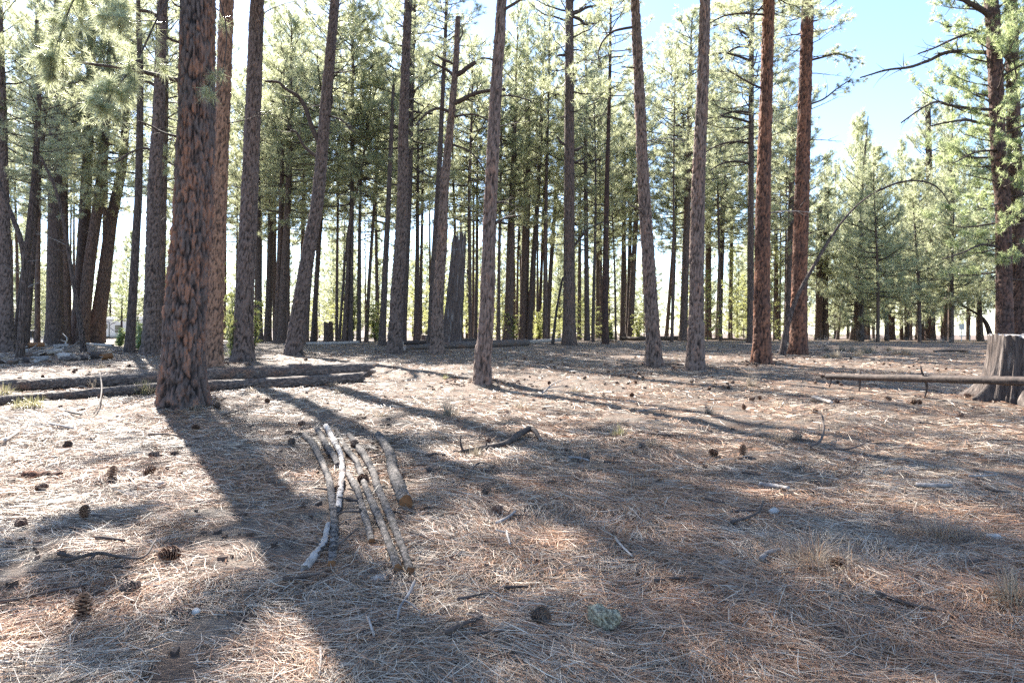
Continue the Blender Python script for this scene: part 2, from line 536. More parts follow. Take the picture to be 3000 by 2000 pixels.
# ------------------------------------------------------------------ the ground and its litter
def build_ground():
    ang = np.concatenate([np.linspace(R(-180), R(-48), 60)[:-1], np.linspace(R(-48), R(48), 420), np.linspace(R(48), R(180), 60)[1:]])
    rad = np.concatenate([[0.0], np.geomspace(0.8, 60, 300), np.geomspace(62, 900, 60)])
    A, RR = np.meshgrid(ang, rad)
    X = RR * np.sin(A); Y = RR * np.cos(A)
    Z = zg(X, Y)
    V = np.stack([X, Y, Z], -1).reshape(-1, 3)
    n = len(ang); m = len(rad)
    i = np.arange(m - 1)[:, None] * n; j = np.arange(n - 1)[None]
    Q = np.stack([i + j, i + n + j, i + n + j + 1, i + j + 1], -1).reshape(-1, 4)
    o = link('ground', mk_mesh('ground', V, Q, [m_ground()]))
    tag(o, kind='structure')
    return o
build_ground()

def build_litter(n=330000):
    g = np.random.default_rng(3)
    # even count per picture row: density falls off with distance
    u = g.uniform(0, 1, n)
    inv = 1 / 2.35 + (1 / 34.0 - 1 / 2.35) * u ** 0.85
    d = 1 / inv
    s = g.uniform(-0.84, 0.84, n)
    x = s * d + g.normal(0, 0.05, n); y = d + g.normal(0, 0.05, n)
    # needles gather in drifts and fascicles
    keep = 0.6 * fbm(x / 0.45, y / 0.45, 3, 31) + 0.4 * fbm(x / 1.7, y / 1.7, 2, 38) + g.uniform(-0.16, 0.16, n) > 0.43
    x, y, d = x[keep], y[keep], d[keep]; n = len(x)
    drift = fbm(x / 0.8, y / 0.8, 2, 77) * 2.5 * np.pi
    th = np.where(g.uniform(0, 1, n) < 0.45, drift + g.normal(0, 0.35, n), g.uniform(0, 2 * np.pi, n))
    L = g.uniform(0.07, 0.21, n) * (1 + 0.012 * d)
    w = np.maximum(0.0026, 0.0006 * d) * g.uniform(0.6, 1.35, n)
    bend = g.normal(0, 0.45, n)
    tilt = g.normal(0, 0.13, n)
    lift = g.uniform(0.002, 0.02, n)
    segs = 3
    pts = []
    cx, cy = x - np.cos(th) * L / 2, y - np.sin(th) * L / 2
    for k in range(segs):
        t = k / (segs - 1)
        a = th + bend * (t - 0.5)
        px = cx + np.cos(th) * L * t + np.cos(th + np.pi / 2) * bend * L * (t * (1 - t)) * 0.9
        py = cy + np.sin(th) * L * t + np.sin(th + np.pi / 2) * bend * L * (t * (1 - t)) * 0.9
        z = zg(px, py) + lift + np.abs(tilt) * L * (t if True else 0) * 0.8
        pts.append((px, py, z, a))
    V = np.empty((n, segs, 2, 3))
    roll = g.uniform(-0.9, 0.9, n)
    for k, (px, py, z, a) in enumerate(pts):
        ww = w * (0.5 if k == segs - 1 else 1) * 0.5
        ox = -np.sin(a) * ww * np.cos(roll); oy = np.cos(a) * ww * np.cos(roll); oz = ww * np.sin(roll)
        V[:, k, 0] = np.stack([px - ox, py - oy, z - oz], -1)
        V[:, k, 1] = np.stack([px + ox, py + oy, z + oz], -1)
    base = (np.arange(n) * segs * 2)[:, None]
    Q = np.concatenate([base + np.array([[0, 1, 3, 2]]), base + np.array([[2, 3, 5, 4]])])
    pal = np.array([[0.40, 0.335, 0.27], [0.25, 0.2, 0.158], [0.56, 0.485, 0.40], [0.14, 0.107, 0.083], [0.42, 0.235, 0.14], [0.34, 0.17, 0.092], [0.54, 0.345, 0.22]])
    warm = np.clip(fbm(x / 1.1 + 3, y / 1.1, 3, 55) * 1.4 - 0.32, 0.12, 0.62)
    iw = g.uniform(0, 1, n) < warm
    idx = np.where(iw, g.integers(4, 7, n), g.integers(0, 4, n))
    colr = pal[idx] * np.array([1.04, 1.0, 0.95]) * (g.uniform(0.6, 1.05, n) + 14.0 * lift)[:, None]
    C = np.repeat(colr, segs * 2, 0)
    o = link('needle_litter', mk_mesh('needle_litter', V.reshape(-1, 3), Q, [m_litter()], smooth=False, attrs={'hue': C}))
    tag(o, 'matted grey and orange fallen pine needles covering the forest floor', 'needles', kind='stuff')
build_litter()

def build_chips(n=4200):
    g = np.random.default_rng(5)
    u = g.uniform(0, 1, n)
    d = 1 / (1 / 2.6 + (1 / 42.0 - 1 / 2.6) * u ** 0.75)
    x = g.uniform(-0.84, 0.84, n) * d; y = d
    keep = fbm(x / 2.2, y / 2.2, 3, 91) + g.uniform(-0.4, 0.4, n) > 0.55
    x, y = x[keep], y[keep]
    for mx_, my_, k in MOUND:
        q = int(130 if my_ > 14 else 90); a_ = g.uniform(0, 6.28, q); r_ = 0.25 + np.abs(g.normal(0, 0.55, q))
        x = np.append(x, mx_ + np.cos(a_) * r_); y = np.append(y, my_ + np.sin(a_) * r_)
    d = np.hypot(x, y); n = len(x)
    s = g.uniform(0.008, 0.028, n) * (1 + 0.03 * d); asp = g.uniform(0.3, 0.8, n); th = g.uniform(0, 6.28, n)
    z = zg(x, y)
    corners = np.array([[-1, -1, 0.25], [1, -0.8, 0.4], [0.9, 1, 0.3], [-0.8, 0.9, 0.5]])
    V = np.empty((n, 8, 3))
    for k in range(8):
        c = corners[k % 4]
        lx = c[0] * s * g.uniform(0.7, 1.2, n); ly = c[1] * s * asp * g.uniform(0.7, 1.2, n)
        V[:, k, 0] = x + lx * np.cos(th) - ly * np.sin(th); V[:, k, 1] = y + lx * np.sin(th) + ly * np.cos(th)
        V[:, k, 2] = z + (s * c[2] * g.uniform(0.4, 1.6, n) + 0.012 if k >= 4 else -0.01)
    b = (np.arange(n) * 8)[:, None, None]
    f = np.array([[4, 5, 6, 7], [0, 1, 5, 4], [1, 2, 6, 5], [2, 3, 7, 6], [3, 0, 4, 7]])
    o = link('bark_chips', mk_mesh('bark_chips', V.reshape(-1, 3), (b + f).reshape(-1, 4), [m_simple('bark_chip', (0.04, 0.03, 0.026), (0.19, 0.125, 0.09), ns=6)], smooth=False))
    tag(o, 'small dark bark flakes and chips strewn over the needles', 'bark chips', kind='stuff')
build_chips()

# ------------------------------------------------------------------ trees: trunks
def worley(u, v, nu, seed):
    iu = np.floor(u); iv = np.floor(v)
    f1 = np.full(u.shape, 9.0); f2 = np.full(u.shape, 9.0); cid = np.zeros(u.shape)
    for du in (-1, 0, 1):
        for dv in (-1, 0, 1):
            cu = iu + du; cv = iv + dv
            hu = np.mod(cu, nu)
            px = cu + 0.1 + 0.8 * _hash(hu, cv, seed); py = cv + 0.1 + 0.8 * _hash(hu, cv, seed + 5)
            dd = np.hypot(px - u, py - v)
            new = dd < f1
            f2 = np.where(new, f1, np.minimum(f2, dd))
            cid = np.where(new, _hash(hu, cv, seed + 9), cid)
            f1 = np.where(new, dd, f1)
    return f1, f2, cid

def trunk_mesh(name, P, rad, n, mat, relief=0.0, plate_w=0.085, seed=1):
    """P: polyline of the axis in tree space, rad: radii; relief > 0 carves the bark furrows into the mesh"""
    P = np.asarray(P, float); m = len(P)
    a = np.arange(n) / n * 2 * np.pi
    A, I = np.meshgrid(a, np.arange(m))
    rr = np.asarray(rad)[I]
    z = P[:, 2][I]
    g = np.random.default_rng(seed)
    lob = sum(g.uniform(0.2, 1) * np.cos(k * A + g.uniform(0, 6.28) + z * g.uniform(-0.4, 0.4)) for k in (2, 3, 5))
    foot = np.exp(-np.maximum(z, 0) / 0.30)
    fl = sum(g.uniform(0.4, 1) * np.cos(k * A + g.uniform(0, 6.28)) for k in (4, 5, 7))
    rr = rr * (1 + 0.022 * lob + (0.10 if relief > 0 else 0.06) * foot * fl)
    attrs = None
    if relief > 0:
        circ = 2 * np.pi * float(np.mean(rad[:max(3, m // 3)]))
        nu = max(5, int(round(circ / plate_w)))
        wob = (vnoise(A / (2 * np.pi) * 9, z * 3.0, seed) - 0.5)
        u = A / (2 * np.pi) * nu + 0.55 * wob * np.sin(A / 2) + 0.7 * (vnoise(np.cos(A) * 3 + 7, z * 2.2 + np.sin(A) * 3, seed + 1) - 0.5) + 0.75 * (fbm(np.cos(A) * 9 + 3, z * 7 + np.sin(A) * 9, 3, seed + 6) - 0.5)
        v = z / (plate_w * 4.2) + 1.0 * (vnoise(np.cos(A) * 4, z * 4 + np.sin(A) * 4, seed + 2) - 0.5)
        f1, f2, cid = worley(u, v, nu, seed)
        edge = np.clip((f2 - f1) * 2.2, 0, 1)
        pl = sstep(0.0, 0.62, edge)
        nz = fbm(np.cos(A) * 11 + 5, z * 9 + np.sin(A) * 11, 3, seed + 4)
        rr = rr + relief * (pl * (0.55 + 0.6 * cid) - 0.75 + 1.7 * (nz - 0.5))
        attrs = {'plate': np.clip(edge * 0.7 + 0.12 + 1.5 * (nz - 0.5), 0, 1).ravel(), 'chip': cid.ravel()}
    V = P[:, None] + np.stack([rr * np.cos(A), rr * np.sin(A), np.zeros_like(rr)], -1)
    i = np.arange(m - 1)[:, None] * n; j = np.arange(n)[None]; k = (j + 1) % n
    Q = np.stack([i + j, i + k, i + n + k, i + n + j], -1).reshape(-1, 4)
    V = np.concatenate([V.reshape(-1, 3), P[-1:] + [[0, 0, 0.05]]])
    if attrs:
        attrs = {kk: np.append(vv, 0.5) for kk, vv in attrs.items()}
    T3 = np.stack([np.full(n, m * n), (m - 1) * n + np.arange(n), (m - 1) * n + (np.arange(n) + 1) % n], -1)
    return mk_mesh(name, V, [Q, T3], [mat], attrs=attrs)

# ------------------------------------------------------------------ trees: crowns
def tufts_mesh(name, Pn, D, per, length, width, mat, seed, spread=0.95):
    g = np.random.default_rng(seed)
    Pn = np.asarray(Pn); D = np.asarray(D); n = len(Pn)
    P = np.repeat(Pn, per, 0); d0 = np.repeat(D, per, 0)
    v = g.normal(0, 1, P.shape); v /= np.linalg.norm(v, axis=1)[:, None]
    d = d0 * g.uniform(0.2, 1.0, len(P))[:, None] + v * spread
    d /= np.linalg.norm(d, axis=1)[:, None]
    q = g.normal(0, 1, P.shape)
    side = np.cross(d, q); side /= np.linalg.norm(side, axis=1)[:, None] + 1e-9
    L = length * g.uniform(0.65, 1.15, len(P))[:, None]
    w = width * g.uniform(0.7, 1.3, len(P))[:, None] * 0.5
    root = P + d * L * 0.06 + d0 * g.uniform(-0.5, 0.1, len(P))[:, None] * length * 0.7
    tip = root + d * L; tip[:, 2] -= (0.10 * L)[:, 0]
    V = np.stack([root - side * w, root + side * w, tip], 1).reshape(-1, 3)
    T = np.arange(len(V)).reshape(-1, 3)
    tint = np.repeat(np.repeat(g.uniform(0, 1, n), per) * 0.75 + g.uniform(0, 0.25, len(P)), 3)
    return mk_mesh(name, V, T, [mat], smooth=False, attrs={'tint': tint})

def grow_crown(length, radius, nb, kind, seed, dens=1.0):
    """branch tubes and tuft places of one crown; axis along z from 0 to length"""
    g = np.random.default_rng(seed)
    mb = MB(); TP = []; TD = []
    for b in range(nb):
        t = (b + g.uniform(0, 1)) / nb
        t = t ** (0.85 if kind != 'young' else 1.0)
        az = b * 2.399 + g.uniform(-0.5, 0.5)
        if kind == 'young':
            prof = (1 - t) ** 0.75 * (0.75 + 0.25 * min(1, t * 5)) + 0.06
        elif kind == 'sparse':
            prof = (1 - t) ** 0.5 * (0.45 + 0.55 * min(1, t * 3)) + 0.08
        else:
            prof = max(0.0, 1 - t) ** 0.55 * (0.55 + 0.45 * min(1, t * 3.2)) + 0.07
        Lb = radius * prof * g.uniform(0.55, 1.25)
        el = -0.12 + 0.95 * t + g.uniform(-0.2, 0.2)
        z0 = t * length
        dirv = np.array([math.cos(az) * math.cos(el), math.sin(az) * math.cos(el), math.sin(el)])
        side = np.array([-math.sin(az), math.cos(az), 0])
        k = 7
        s = np.linspace(0, 1, k)[:, None]
        sag = (-0.16 + 0.30 * s ** 2) * s * Lb * (1 - t)
        P = np.array([0, 0, z0]) + dirv * s * Lb + np.array([0, 0, 1]) * sag + side * (np.sin(s * g.uniform(2, 5) + g.uniform(0, 6)) - 0) * 0.07 * Lb * s
        P = P + g.normal(0, 0.02 * Lb, P.shape) * s
        r0 = 0.012 + 0.011 * Lb
        add_tube(mb, P, np.linspace(r0, 0.006, k), 4, cap=False)
        ns = int((2.6 * Lb + 3) * (0.7 if kind == 'sparse' else 1.0))
        for q in range(ns):
            u = g.uniform(0.28, 1.0) if kind != 'young' else g.uniform(0.12, 1.0)
            i = min(int(u * (k - 1)), k - 2); f = u * (k - 1) - i
            p0 = P[i] * (1 - f) + P[i + 1] * f
            tang = P[i + 1] - P[i]; tang /= np.linalg.norm(tang)
            sd = side * g.choice([-1, 1])
            l2 = Lb * g.uniform(0.12, 0.34) * (1.15 - 0.5 * u) + 0.15
            dd = tang * g.uniform(0.4, 1.0) + sd * g.uniform(0.4, 1.0) + np.array([0, 0, g.uniform(-0.15, 0.6)])
            dd /= np.linalg.norm(dd)
            e = p0 + dd * l2 + np.array([0, 0, 0.12 * l2])
            mid = (p0 + e) / 2 + g.normal(0, 0.05 * l2, 3)
            add_tube(mb, [p0, mid, e], [0.008 + 0.006 * l2, 0.007, 0.004], 3, cap=False)
            nt_ = max(1, int(g.poisson((2.2 + 2.2 * l2) * dens)))
            for w in range(nt_):
                uu = g.uniform(0.3, 1.05)
                TP.append(p0 + (e - p0) * uu + g.normal(0, 0.07, 3)); TD.append(dd * 0.7 + np.array([0, 0, 0.35]))
        TP.append(P[-1]); TD.append(dirv)
    for _ in range(6):
        TP.append(np.array([0, 0, length]) + g.normal(0, 0.1, 3)); TD.append(np.array([0, 0, 1.0]))
    return mb, np.array(TP), np.array(TD)

CROWN = {}
def def_crown(key, length, radius, nb, kind, seed, per=15, nl=0.21, nw=0.021, mat=None, dens=1.0):
    mb, TP, TD = grow_crown(length, radius, nb, kind, seed, dens)
    CROWN[key] = (tufts_mesh('crown_' + key, TP, TD, per, nl, nw, mat or M_NEED, seed), mb.mesh('branchwork_' + key, [M_LIMB], True), length)
for q in range(4):
    def_crown('m%d' % q, 11.5, 4.3, 82, 'mature', 100 + q, per=17, nl=0.26, nw=0.0185, dens=1.05)
for q in range(3):
    def_crown('y%d' % q, 9.5, 3.1, 80, 'young', 200 + q, per=16, nl=0.26, nw=0.0195)
for q in range(2):
    def_crown('p%d' % q, 9.5, 2.9, 44, 'young', 250 + q, per=15, nl=0.25, nw=0.0185, mat=M_JUN, dens=0.8)
for q in range(2):
    def_crown('s%d' % q, 9.5, 3.2, 60, 'sparse', 300 + q, per=16, nl=0.26, nw=0.0195)
def_crown('wide', 17.0, 5.0, 80, 'sparse', 411, per=18, nl=0.25, nw=0.02, mat=M_NEEDG, dens=2.1)
def_crown('sap', 2.6, 0.75, 34, 'young', 511, per=12, nl=0.13, nw=0.013, mat=M_NEEDG)

def def_dead(seed, length=1.0):
    g = np.random.default_rng(seed)
    mb = MB()
    k = 6
    s = np.linspace(0, 1, k)
    droop = g.uniform(-0.35, 0.25)
    P = np.stack([s * length, 0.12 * np.sin(s * g.uniform(2, 5)) * s, droop * s ** 2 * length + g.uniform(-0.1, 0.25) * s], -1)
    add_tube(mb, P, np.linspace(0.017, 0.004, k), 5)
    for q in range(g.integers(3, 7)):
        i = g.integers(1, k - 1)
        d = np.array([g.uniform(0.2, 0.9), g.uniform(-0.8, 0.8), g.uniform(-0.6, 0.5)]); d /= np.linalg.norm(d)
        l = g.uniform(0.12, 0.4)
        e = P[i] + d * l
        add_tube(mb, [P[i], P[i] + d * l * 0.5 + g.normal(0, 0.02, 3), e + g.normal(0, 0.03, 3)], [0.007, 0.005, 0.002], 3)
    return mb.mesh('dead_branch', [M_TWIG])
DEAD = [def_dead(600 + q) for q in range(6)]
DEADG = []
for me in DEAD[:3]:
    c = me.copy(); c.materials.clear(); c.materials.append(M_DEADGREY); DEADG.append(c)

TREE = {}
def pine(key, pts, w0, w1, bark='dark', label='', group=None, crown='m', H=None, cb=None, dead=5, d=None, name='pine_tree', cs=1.0, flare=1.3, deadband=None):
    """pts: photo pixels of the trunk axis from base upwards; w0, w1: its width in pixels above the foot and at the last point"""
    g = random.Random(sum(map(ord, key)) * 7 + 3)
    base = ground_at(*pts[0], dmax=84.0)
    if d is None:
        d = base.y
    else:
        x = (pts[0][0] - HX) / F * d
        base = Vector((x, d, zs(x, d)))
    e = tag(link(name, None, loc=base), label, 'tree', group)
    e.empty_display_size = 0.3
    H = (H or g.uniform(18, 23.5))
    if crown and d > 38 and pts[0][0] < 2210 and H > 11: H = H * (1.36 if pts[0][0] > 850 else 1.22)
    P = [Vector((0, 0, -0.12)), Vector((0, 0, 0.0))]
    for (x, y) in pts[1:]:
        p = at(x, y, d) - base
        if p.z > P[-1].z + 0.15: P.append(Vector((p.x, 0.0, p.z)))
    last = P[-1]
    lean = (P[-1] - P[-2]); lean /= max(lean.z, 0.1)
    lean = Vector((lean.x * 0.8, g.uniform(-0.01, 0.01), 1))
    zt = last.z
    rtop = w1 / F * d / 2
    if H > zt + 0.5:
        for q in (0.5, 1.0):
            P.append(last + lean * ((H - zt) * q))
    else:
        H = zt
    P = np.array([list(p) for p in P])
    near = (w0 >= 30 and d < 40)
    ztop = min(H, (HY + 60) / F * d + EYE)
    step = max(3.2 / F * d, 0.02) if near else 0.45
    za = np.concatenate([np.arange(-0.12, min(1.0, ztop), min(step, 0.12)), np.arange(1.0, ztop, step), np.linspace(ztop + 0.05, H, 8)]) if H > ztop + 0.3 else np.concatenate([np.arange(-0.12, 1.0, min(step, 0.12)), np.arange(1.0, H, step), [H]])
    ctl = spline(P, 60)
    X = np.interp(za, ctl[:, 2], ctl[:, 0]); Y = np.interp(za, ctl[:, 2], ctl[:, 1])
    r0 = w0 / F * d / 2
    rr = np.interp(za, [0, zt, H], [r0, rtop, 0.02]) if H > zt + 0.5 else np.interp(za, [0, H], [r0, rtop])
    rr = rr * (1 + (flare - 1) * np.exp(-np.maximum(za, 0) / (0.35 + r0)))
    n = int(np.clip(math.pi * w0 / 3.2, 28, 132)) if near else int(np.clip(w0 * 0.7, 8, 20))
    me = trunk_mesh('trunk', np.stack([X, Y, za], -1), rr, n, BARK[bark][near], relief=(0.04 * min(1.0, r0 / 0.3) if near else 0), plate_w=0.078 if w0 > 80 else 0.085, seed=sum(map(ord, key)))
    link('trunk', me, e)
    def axis(z):
        return Vector((float(np.interp(z, za, X)), float(np.interp(z, za, Y)), z)), float(np.interp(z, za, rr))
    TREE[key] = dict(e=e, base=base, d=d, axis=axis, H=H)
    if crown:
        if cb is None: cb = H * g.uniform(0.34, 0.48)
        ck = crown if crown in CROWN else crown + str(g.randrange({'m': 4, 'y': 3, 's': 2}[crown]))
        nm, bm_, CL = CROWN[ck]
        p0, _ = axis(cb); p1, _ = axis(H)
        dirv = (p1 - p0).normalized()
        q = dirv.to_track_quat('Z', 'Y') @ Euler((0, 0, g.uniform(0, 6.28))).to_quaternion()
        s = (p1 - p0).length / CL
        sx = cs * g.uniform(0.85, 1.15) * (1.3 if d > 38 and 850 < pts[0][0] < 2400 else 1.0)
        c = link('crown', nm, e, p0, q.to_euler(), (sx, sx, s))
        link('branchwork', bm_, c)
    lo, hi = deadband or (0.18 * H, 0.62 * H)
    for q in range(dead):
        z = g.uniform(lo, min(hi, H * 0.9))
        p, r = axis(z)
        a = g.uniform(0, 6.28)
        s = g.uniform(0.5, 1.6)
        o = link('dead_branch', g.choice(DEAD + DEADG[:1]), e, p + Vector((math.cos(a), math.sin(a), 0)) * r * 0.7, (g.uniform(-0.4, 0.4), g.uniform(-0.5, 0.15), a), (s, s, s))
    return e

def limb(key, pts, w0, w1, toward=0.0, mat=None, name='limb', twigs=0, seed=0, tuft=0, tmat=None):
    """a limb traced at the trunk's own distance; toward = metres it reaches to the viewer at its tip"""
    t = TREE[key]; n = len(pts)
    W = np.array([list(at(x, y, t['d'] - toward * i / (n - 1)) - t['base']) for i, (x, y) in enumerate(pts)])
    p0, r0 = t['axis'](W[0][2]); W[0] = list(p0)
    P = spline(W, n * 4)
    g = np.random.default_rng(seed + 77)
    mb = MB()
    rad = np.linspace(w0, w1, len(P)) / F * t['d'] / 2
    add_tube(mb, P, rad * (0.55 if name == 'bough' else 1), 7, rough=0.1, seed=seed)
    TP = []; TD = []
    for q in range(twigs):
        i = g.integers(len(P) // 4, len(P) - 1)
        d = np.array([g.uniform(-0.9, 0.9), g.uniform(-0.7, 0.7), g.uniform(-0.6, 0.7)])
        tn = P[i + 1] - P[i]; d = d + tn / np.linalg.norm(tn); d /= np.linalg.norm(d)
        l = g.uniform(0.25, 0.9) * t['d'] / 30 + 0.12
        a = P[i] + d * l * 0.5 + g.normal(0, 0.06 * l, 3); b = P[i] + d * l + g.normal(0, 0.1 * l, 3)
        add_tube(mb, spline([P[i], a, b], 5), np.linspace(max(0.004, rad[i] * 0.4), 0.003, 5), 4)
        for w in range(tuft):
            TP.append(P[i] + (b - P[i]) * g.uniform(0.55, 1.0) + g.normal(0, 0.03, 3)); TD.append(d)
    o = link(name, mb.mesh(name, [mat or M_LIMB]), t['e'])
    if TP:
        link('needle_tuft', tufts_mesh('needle_tuft', TP, TD, 44, 0.2, 0.008 if t['d'] < 20 else 0.012, tmat or M_NEED, seed + 3, 0.75), o)
    return o

# ------------------------------------------------------------------ the trees that can be told apart in the photograph
G_NEAR = 'large pines of the clearing'
G_MID = 'pines around the clearing'
pine('H', [(533, 1184), (536, 1080), (541, 950), (556, 750), (568, 550), (576, 300), (580, 0)], 114, 90, 'burnt', 'massive near pine with charred black and orange plated bark beside the long fallen logs', G_NEAR, H=21, cb=9.5, dead=0, flare=1.2, cs=1.2)  # Broad crown above the frame, shaped to shade the near ground
pine('I', [(625, 1070), (634, 800), (643, 550), (654, 280), (664, 0)], 48, 38, 'orange', 'pale orange barked pine standing close behind the massive charred pine', G_NEAR, H=23, cb=12.5, dead=5, crown='m', cs=1.0)  # Unseen crown, given its height and spread for foreground shade
pine('J', [(710, 1055), (720, 800), (732, 550), (743, 280), (753, 0)], 54, 38, 'dark', 'thick straight black barked pine with leafy shrub at its left foot', G_NEAR, H=24, cb=14.5, dead=4, crown='m', cs=0.85)  # Crown out of view, shaped to throw shade on the near needles
pine('L', [(859, 1038), (873, 920), (893, 800), (912, 690), (932, 570), (957, 270), (981, 0)], 44, 25, 'dark', 'thick dark pine leaning rightwards with a bent bare limb on its left', G_NEAR, H=25.5, cb=19, dead=3, crown='m', cs=0.6)  # High unseen crown, set so that its shade lands in the foreground
pine('S', [(1156, 1032), (1164, 850), (1174, 700), (1180, 550), (1184, 300), (1196, 0)], 40, 22, 'dark', 'tall dark pine with a twin trunk right behind it, foliage tuft halfway up', G_NEAR, H=21, cb=14.5, dead=4, crown='s', cs=0.5)
pine('V', [(1280, 1034), (1284, 880), (1296, 700), (1303, 540), (1321, 350), (1335, 190), (1342, 50)], 36, 14, 'brown', 'dark bare-topped pine with broken forked top and curved limbs both sides', G_NEAR, crown=None, H=12.0, dead=8, deadband=(5.5, 11.0))
pine('X', [(1414, 1124), (1415, 1050), (1424, 960), (1430, 800), (1439, 550), (1453, 270), (1470, 0)], 46, 29, 'brown', 'dark pine with bowed swollen foot alone in the middle of the clearing', G_NEAR, H=17, cb=10.5, dead=4, flare=1.25, cs=1.1)  # Crown overhead out of view, widened to shade the lower right
pine('h', [(1668, 1011), (1668, 800), (1668, 550), (1668, 270), (1668, 0)], 38, 23, 'brown', 'straight grey-brown pine with stubby limbs and twisted branch near the top', G_NEAR, H=23, cb=14.5, dead=6, deadband=(7, 14), cs=1.05, crown='s')
pine('p', [(1915, 1070), (1914, 1010), (1907, 890), (1898, 740), (1886, 550), (1873, 270), (1860, 0)], 42, 25, 'brown', 'slim curved pine leaning leftwards with orange streaks along its bark', G_NEAR, H=16.5, cb=12.5, dead=3)
pine('t', [(2038, 1084), (2040, 900), (2046, 550), (2058, 270), (2066, 0)], 46, 29, 'brown', 'straight rough pine with orange flecked bark just right of the curved pine', G_NEAR, H=17, cb=12, dead=3)
pine('y', [(2232, 1063), (2233, 800), (2237, 550), (2245, 270), (2252, 0)], 48, 31, 'rust', 'bright rust-red barked pine, left one of the rust-coloured pair', G_NEAR, H=19, cb=12, dead=3)
pine('z', [(2339, 1037), (2343, 800), (2350, 550), (2358, 300), (2367, 0)], 45, 32, 'rust', 'rust-red pine behind the slanting bare stem, right one of the rust-coloured pair', G_NEAR, H=21, cb=13, dead=6, deadband=(6, 13), crown='s')
pine('am', [(2945, 1022), (2942, 800), (2938, 600), (2926, 450), (2912, 115), (2904, 0)], 42, 36, 'red', 'tall red-brown pine directly behind the weathered stump, left trunk of two', G_NEAR, crown='wide', H=21, cb=3.5, d=33, dead=4)
pine('an', [(2988, 1020), (2980, 700), (2970, 380), (2966, 150), (2962, 0)], 40, 30, 'red', 'tall red-brown pine at the right edge behind the stump, right trunk of two', G_NEAR, crown='wide', H=20, cb=4.2, d=34.5, dead=4)

pine('A', [(20, 1030), (16, 800), (10, 560), (6, 300)], 38, 22, 'dark', 'dark pine trunk cut by the left picture edge', G_MID, H=20, crown='s', cs=0.6)
pine('B1', [(58, 1057), (66, 930), (72, 780), (60, 700), (30, 620), (-10, 520)], 22, 11, 'dark', 'dark bare stem bending sharply leftwards beside the left wood heap', G_MID, crown=None, H=6, dead=3)
pine('B2', [(46, 1028), (72, 800), (98, 550), (114, 280), (108, 60)], 24, 10, 'dark', 'slender dark pine rising straight up behind the bent bare stem', G_MID, H=15, crown='s', cb=8)
pine('B3', [(74, 1022), (92, 800), (110, 560), (124, 420), (140, 240)], 19, 9, 'dark', 'thin dark pine with slight lean, right of the two slender ones at far left', G_MID, H=13, crown='s', cb=7)
pine('C1', [(160, 1010), (160, 800), (161, 550), (162, 300)], 46, 30, 'dark', 'stout dark pine behind the wood heap, left one of two touching trunks', G_MID, H=22)
pine('C2', [(192, 1008), (190, 800), (186, 560), (190, 300)], 28, 20, 'brown', 'brown pine touching the right flank of the stout dark pine', G_MID, H=21)
pine('D1', [(226, 1006), (240, 800), (252, 560), (266, 250), (270, 0)], 40, 17, 'dark', 'dark tall pine crossing with a right-leaning neighbour above the wood heap', G_MID, H=22)
pine('D2', [(240, 1007), (262, 780), (292, 560), (318, 250), (334, 60)], 34, 20, 'brown', 'brown pine leaning rightwards out of the crossing pair', G_MID, H=21)
pine('leanD', [(245, 1030), (241, 990), (214, 820), (186, 650), (165, 560), (120, 460)], 14, 7, 'dark', 'thin charred stem leaning leftwards in front of the crossing pair', G_MID, crown=None, H=7, dead=4)
pine('E', [(277, 1005), (300, 850), (326, 650), (346, 550), (357, 490), (377, 270)], 42, 18, 'brown', 'reddish pine leaning rightwards just left of the white trailer', G_MID, H=19)
pine('E2', [(300, 1003), (306, 800), (309, 560), (312, 300)], 17, 11, 'dark', 'narrow dark pine passing in front of the reddish leaning pine', G_MID, H=18, crown='s')
pine('F', [(379, 1032), (390, 850), (401, 650), (406, 550), (411, 230), (406, 60)], 26, 15, 'dark', 'slim black pine standing in front of the white trailer', G_MID, H=18, crown='s', cb=12, cs=0.5)
pine('G', [(440, 1037), (446, 800), (452, 550), (466, 300), (476, 0)], 42, 27, 'dark', 'straight black barked pine just left of the massive charred pine', G_MID, H=21, cb=14.5, crown='s', cs=0.5)
pine('G2', [(468, 1020), (472, 800), (478, 550), (484, 300)], 26, 18, 'brown', 'brown pine half hidden between the black pine and the massive charred one', G_MID, H=20)
pine('K2', [(784, 1000), (790, 800), (796, 550), (806, 350)], 21, 14, 'dark', 'dark slim pine right of the leafy yellow-green shrub', G_MID, H=19)
pine('K1', [(762, 1002), (758, 800), (757, 550)], 17, 13, 'dark', 'dark slim pine rising out of the yellow-green shrub', G_MID, H=17, crown='s')
pine('K3a', [(812, 1005), (817, 850), (825, 550), (830, 320)], 22, 9, 'brown', 'left stem of the pale brown pine that splits low down', G_MID, H=17, crown='s')
pine('K3b', [(824, 1005), (830, 850), (845, 550), (850, 330)], 24, 15, 'brown', 'right and thicker stem of the pale brown pine that splits low down', G_MID, H=19)
pine('L2', [(891, 1009), (905, 800), (940, 550), (955, 420)], 23, 15, 'brown', 'brown pine peeping out right behind the thick right-leaning pine', G_MID, H=18)
pine('M', [(918, 1001), (930, 780), (947, 550), (962, 330)], 16, 9, 'dark', 'narrow dark pine leaning parallel to the thick right-leaning pine', G_MID, H=17, crown='s')
pine('N2', [(993, 1007), (1004, 850), (1018, 684)], 9, 5, 'dark', 'very thin leaning dead stem left of a slim straight pine', G_MID, crown=None, H=8, dead=2)
pine('N3', [(1007, 1007), (1016, 850), (1025, 650), (1048, 550)], 14, 6, 'brown', 'thin brown stem leaning against the slim straight pine', G_MID, crown='s', H=14)
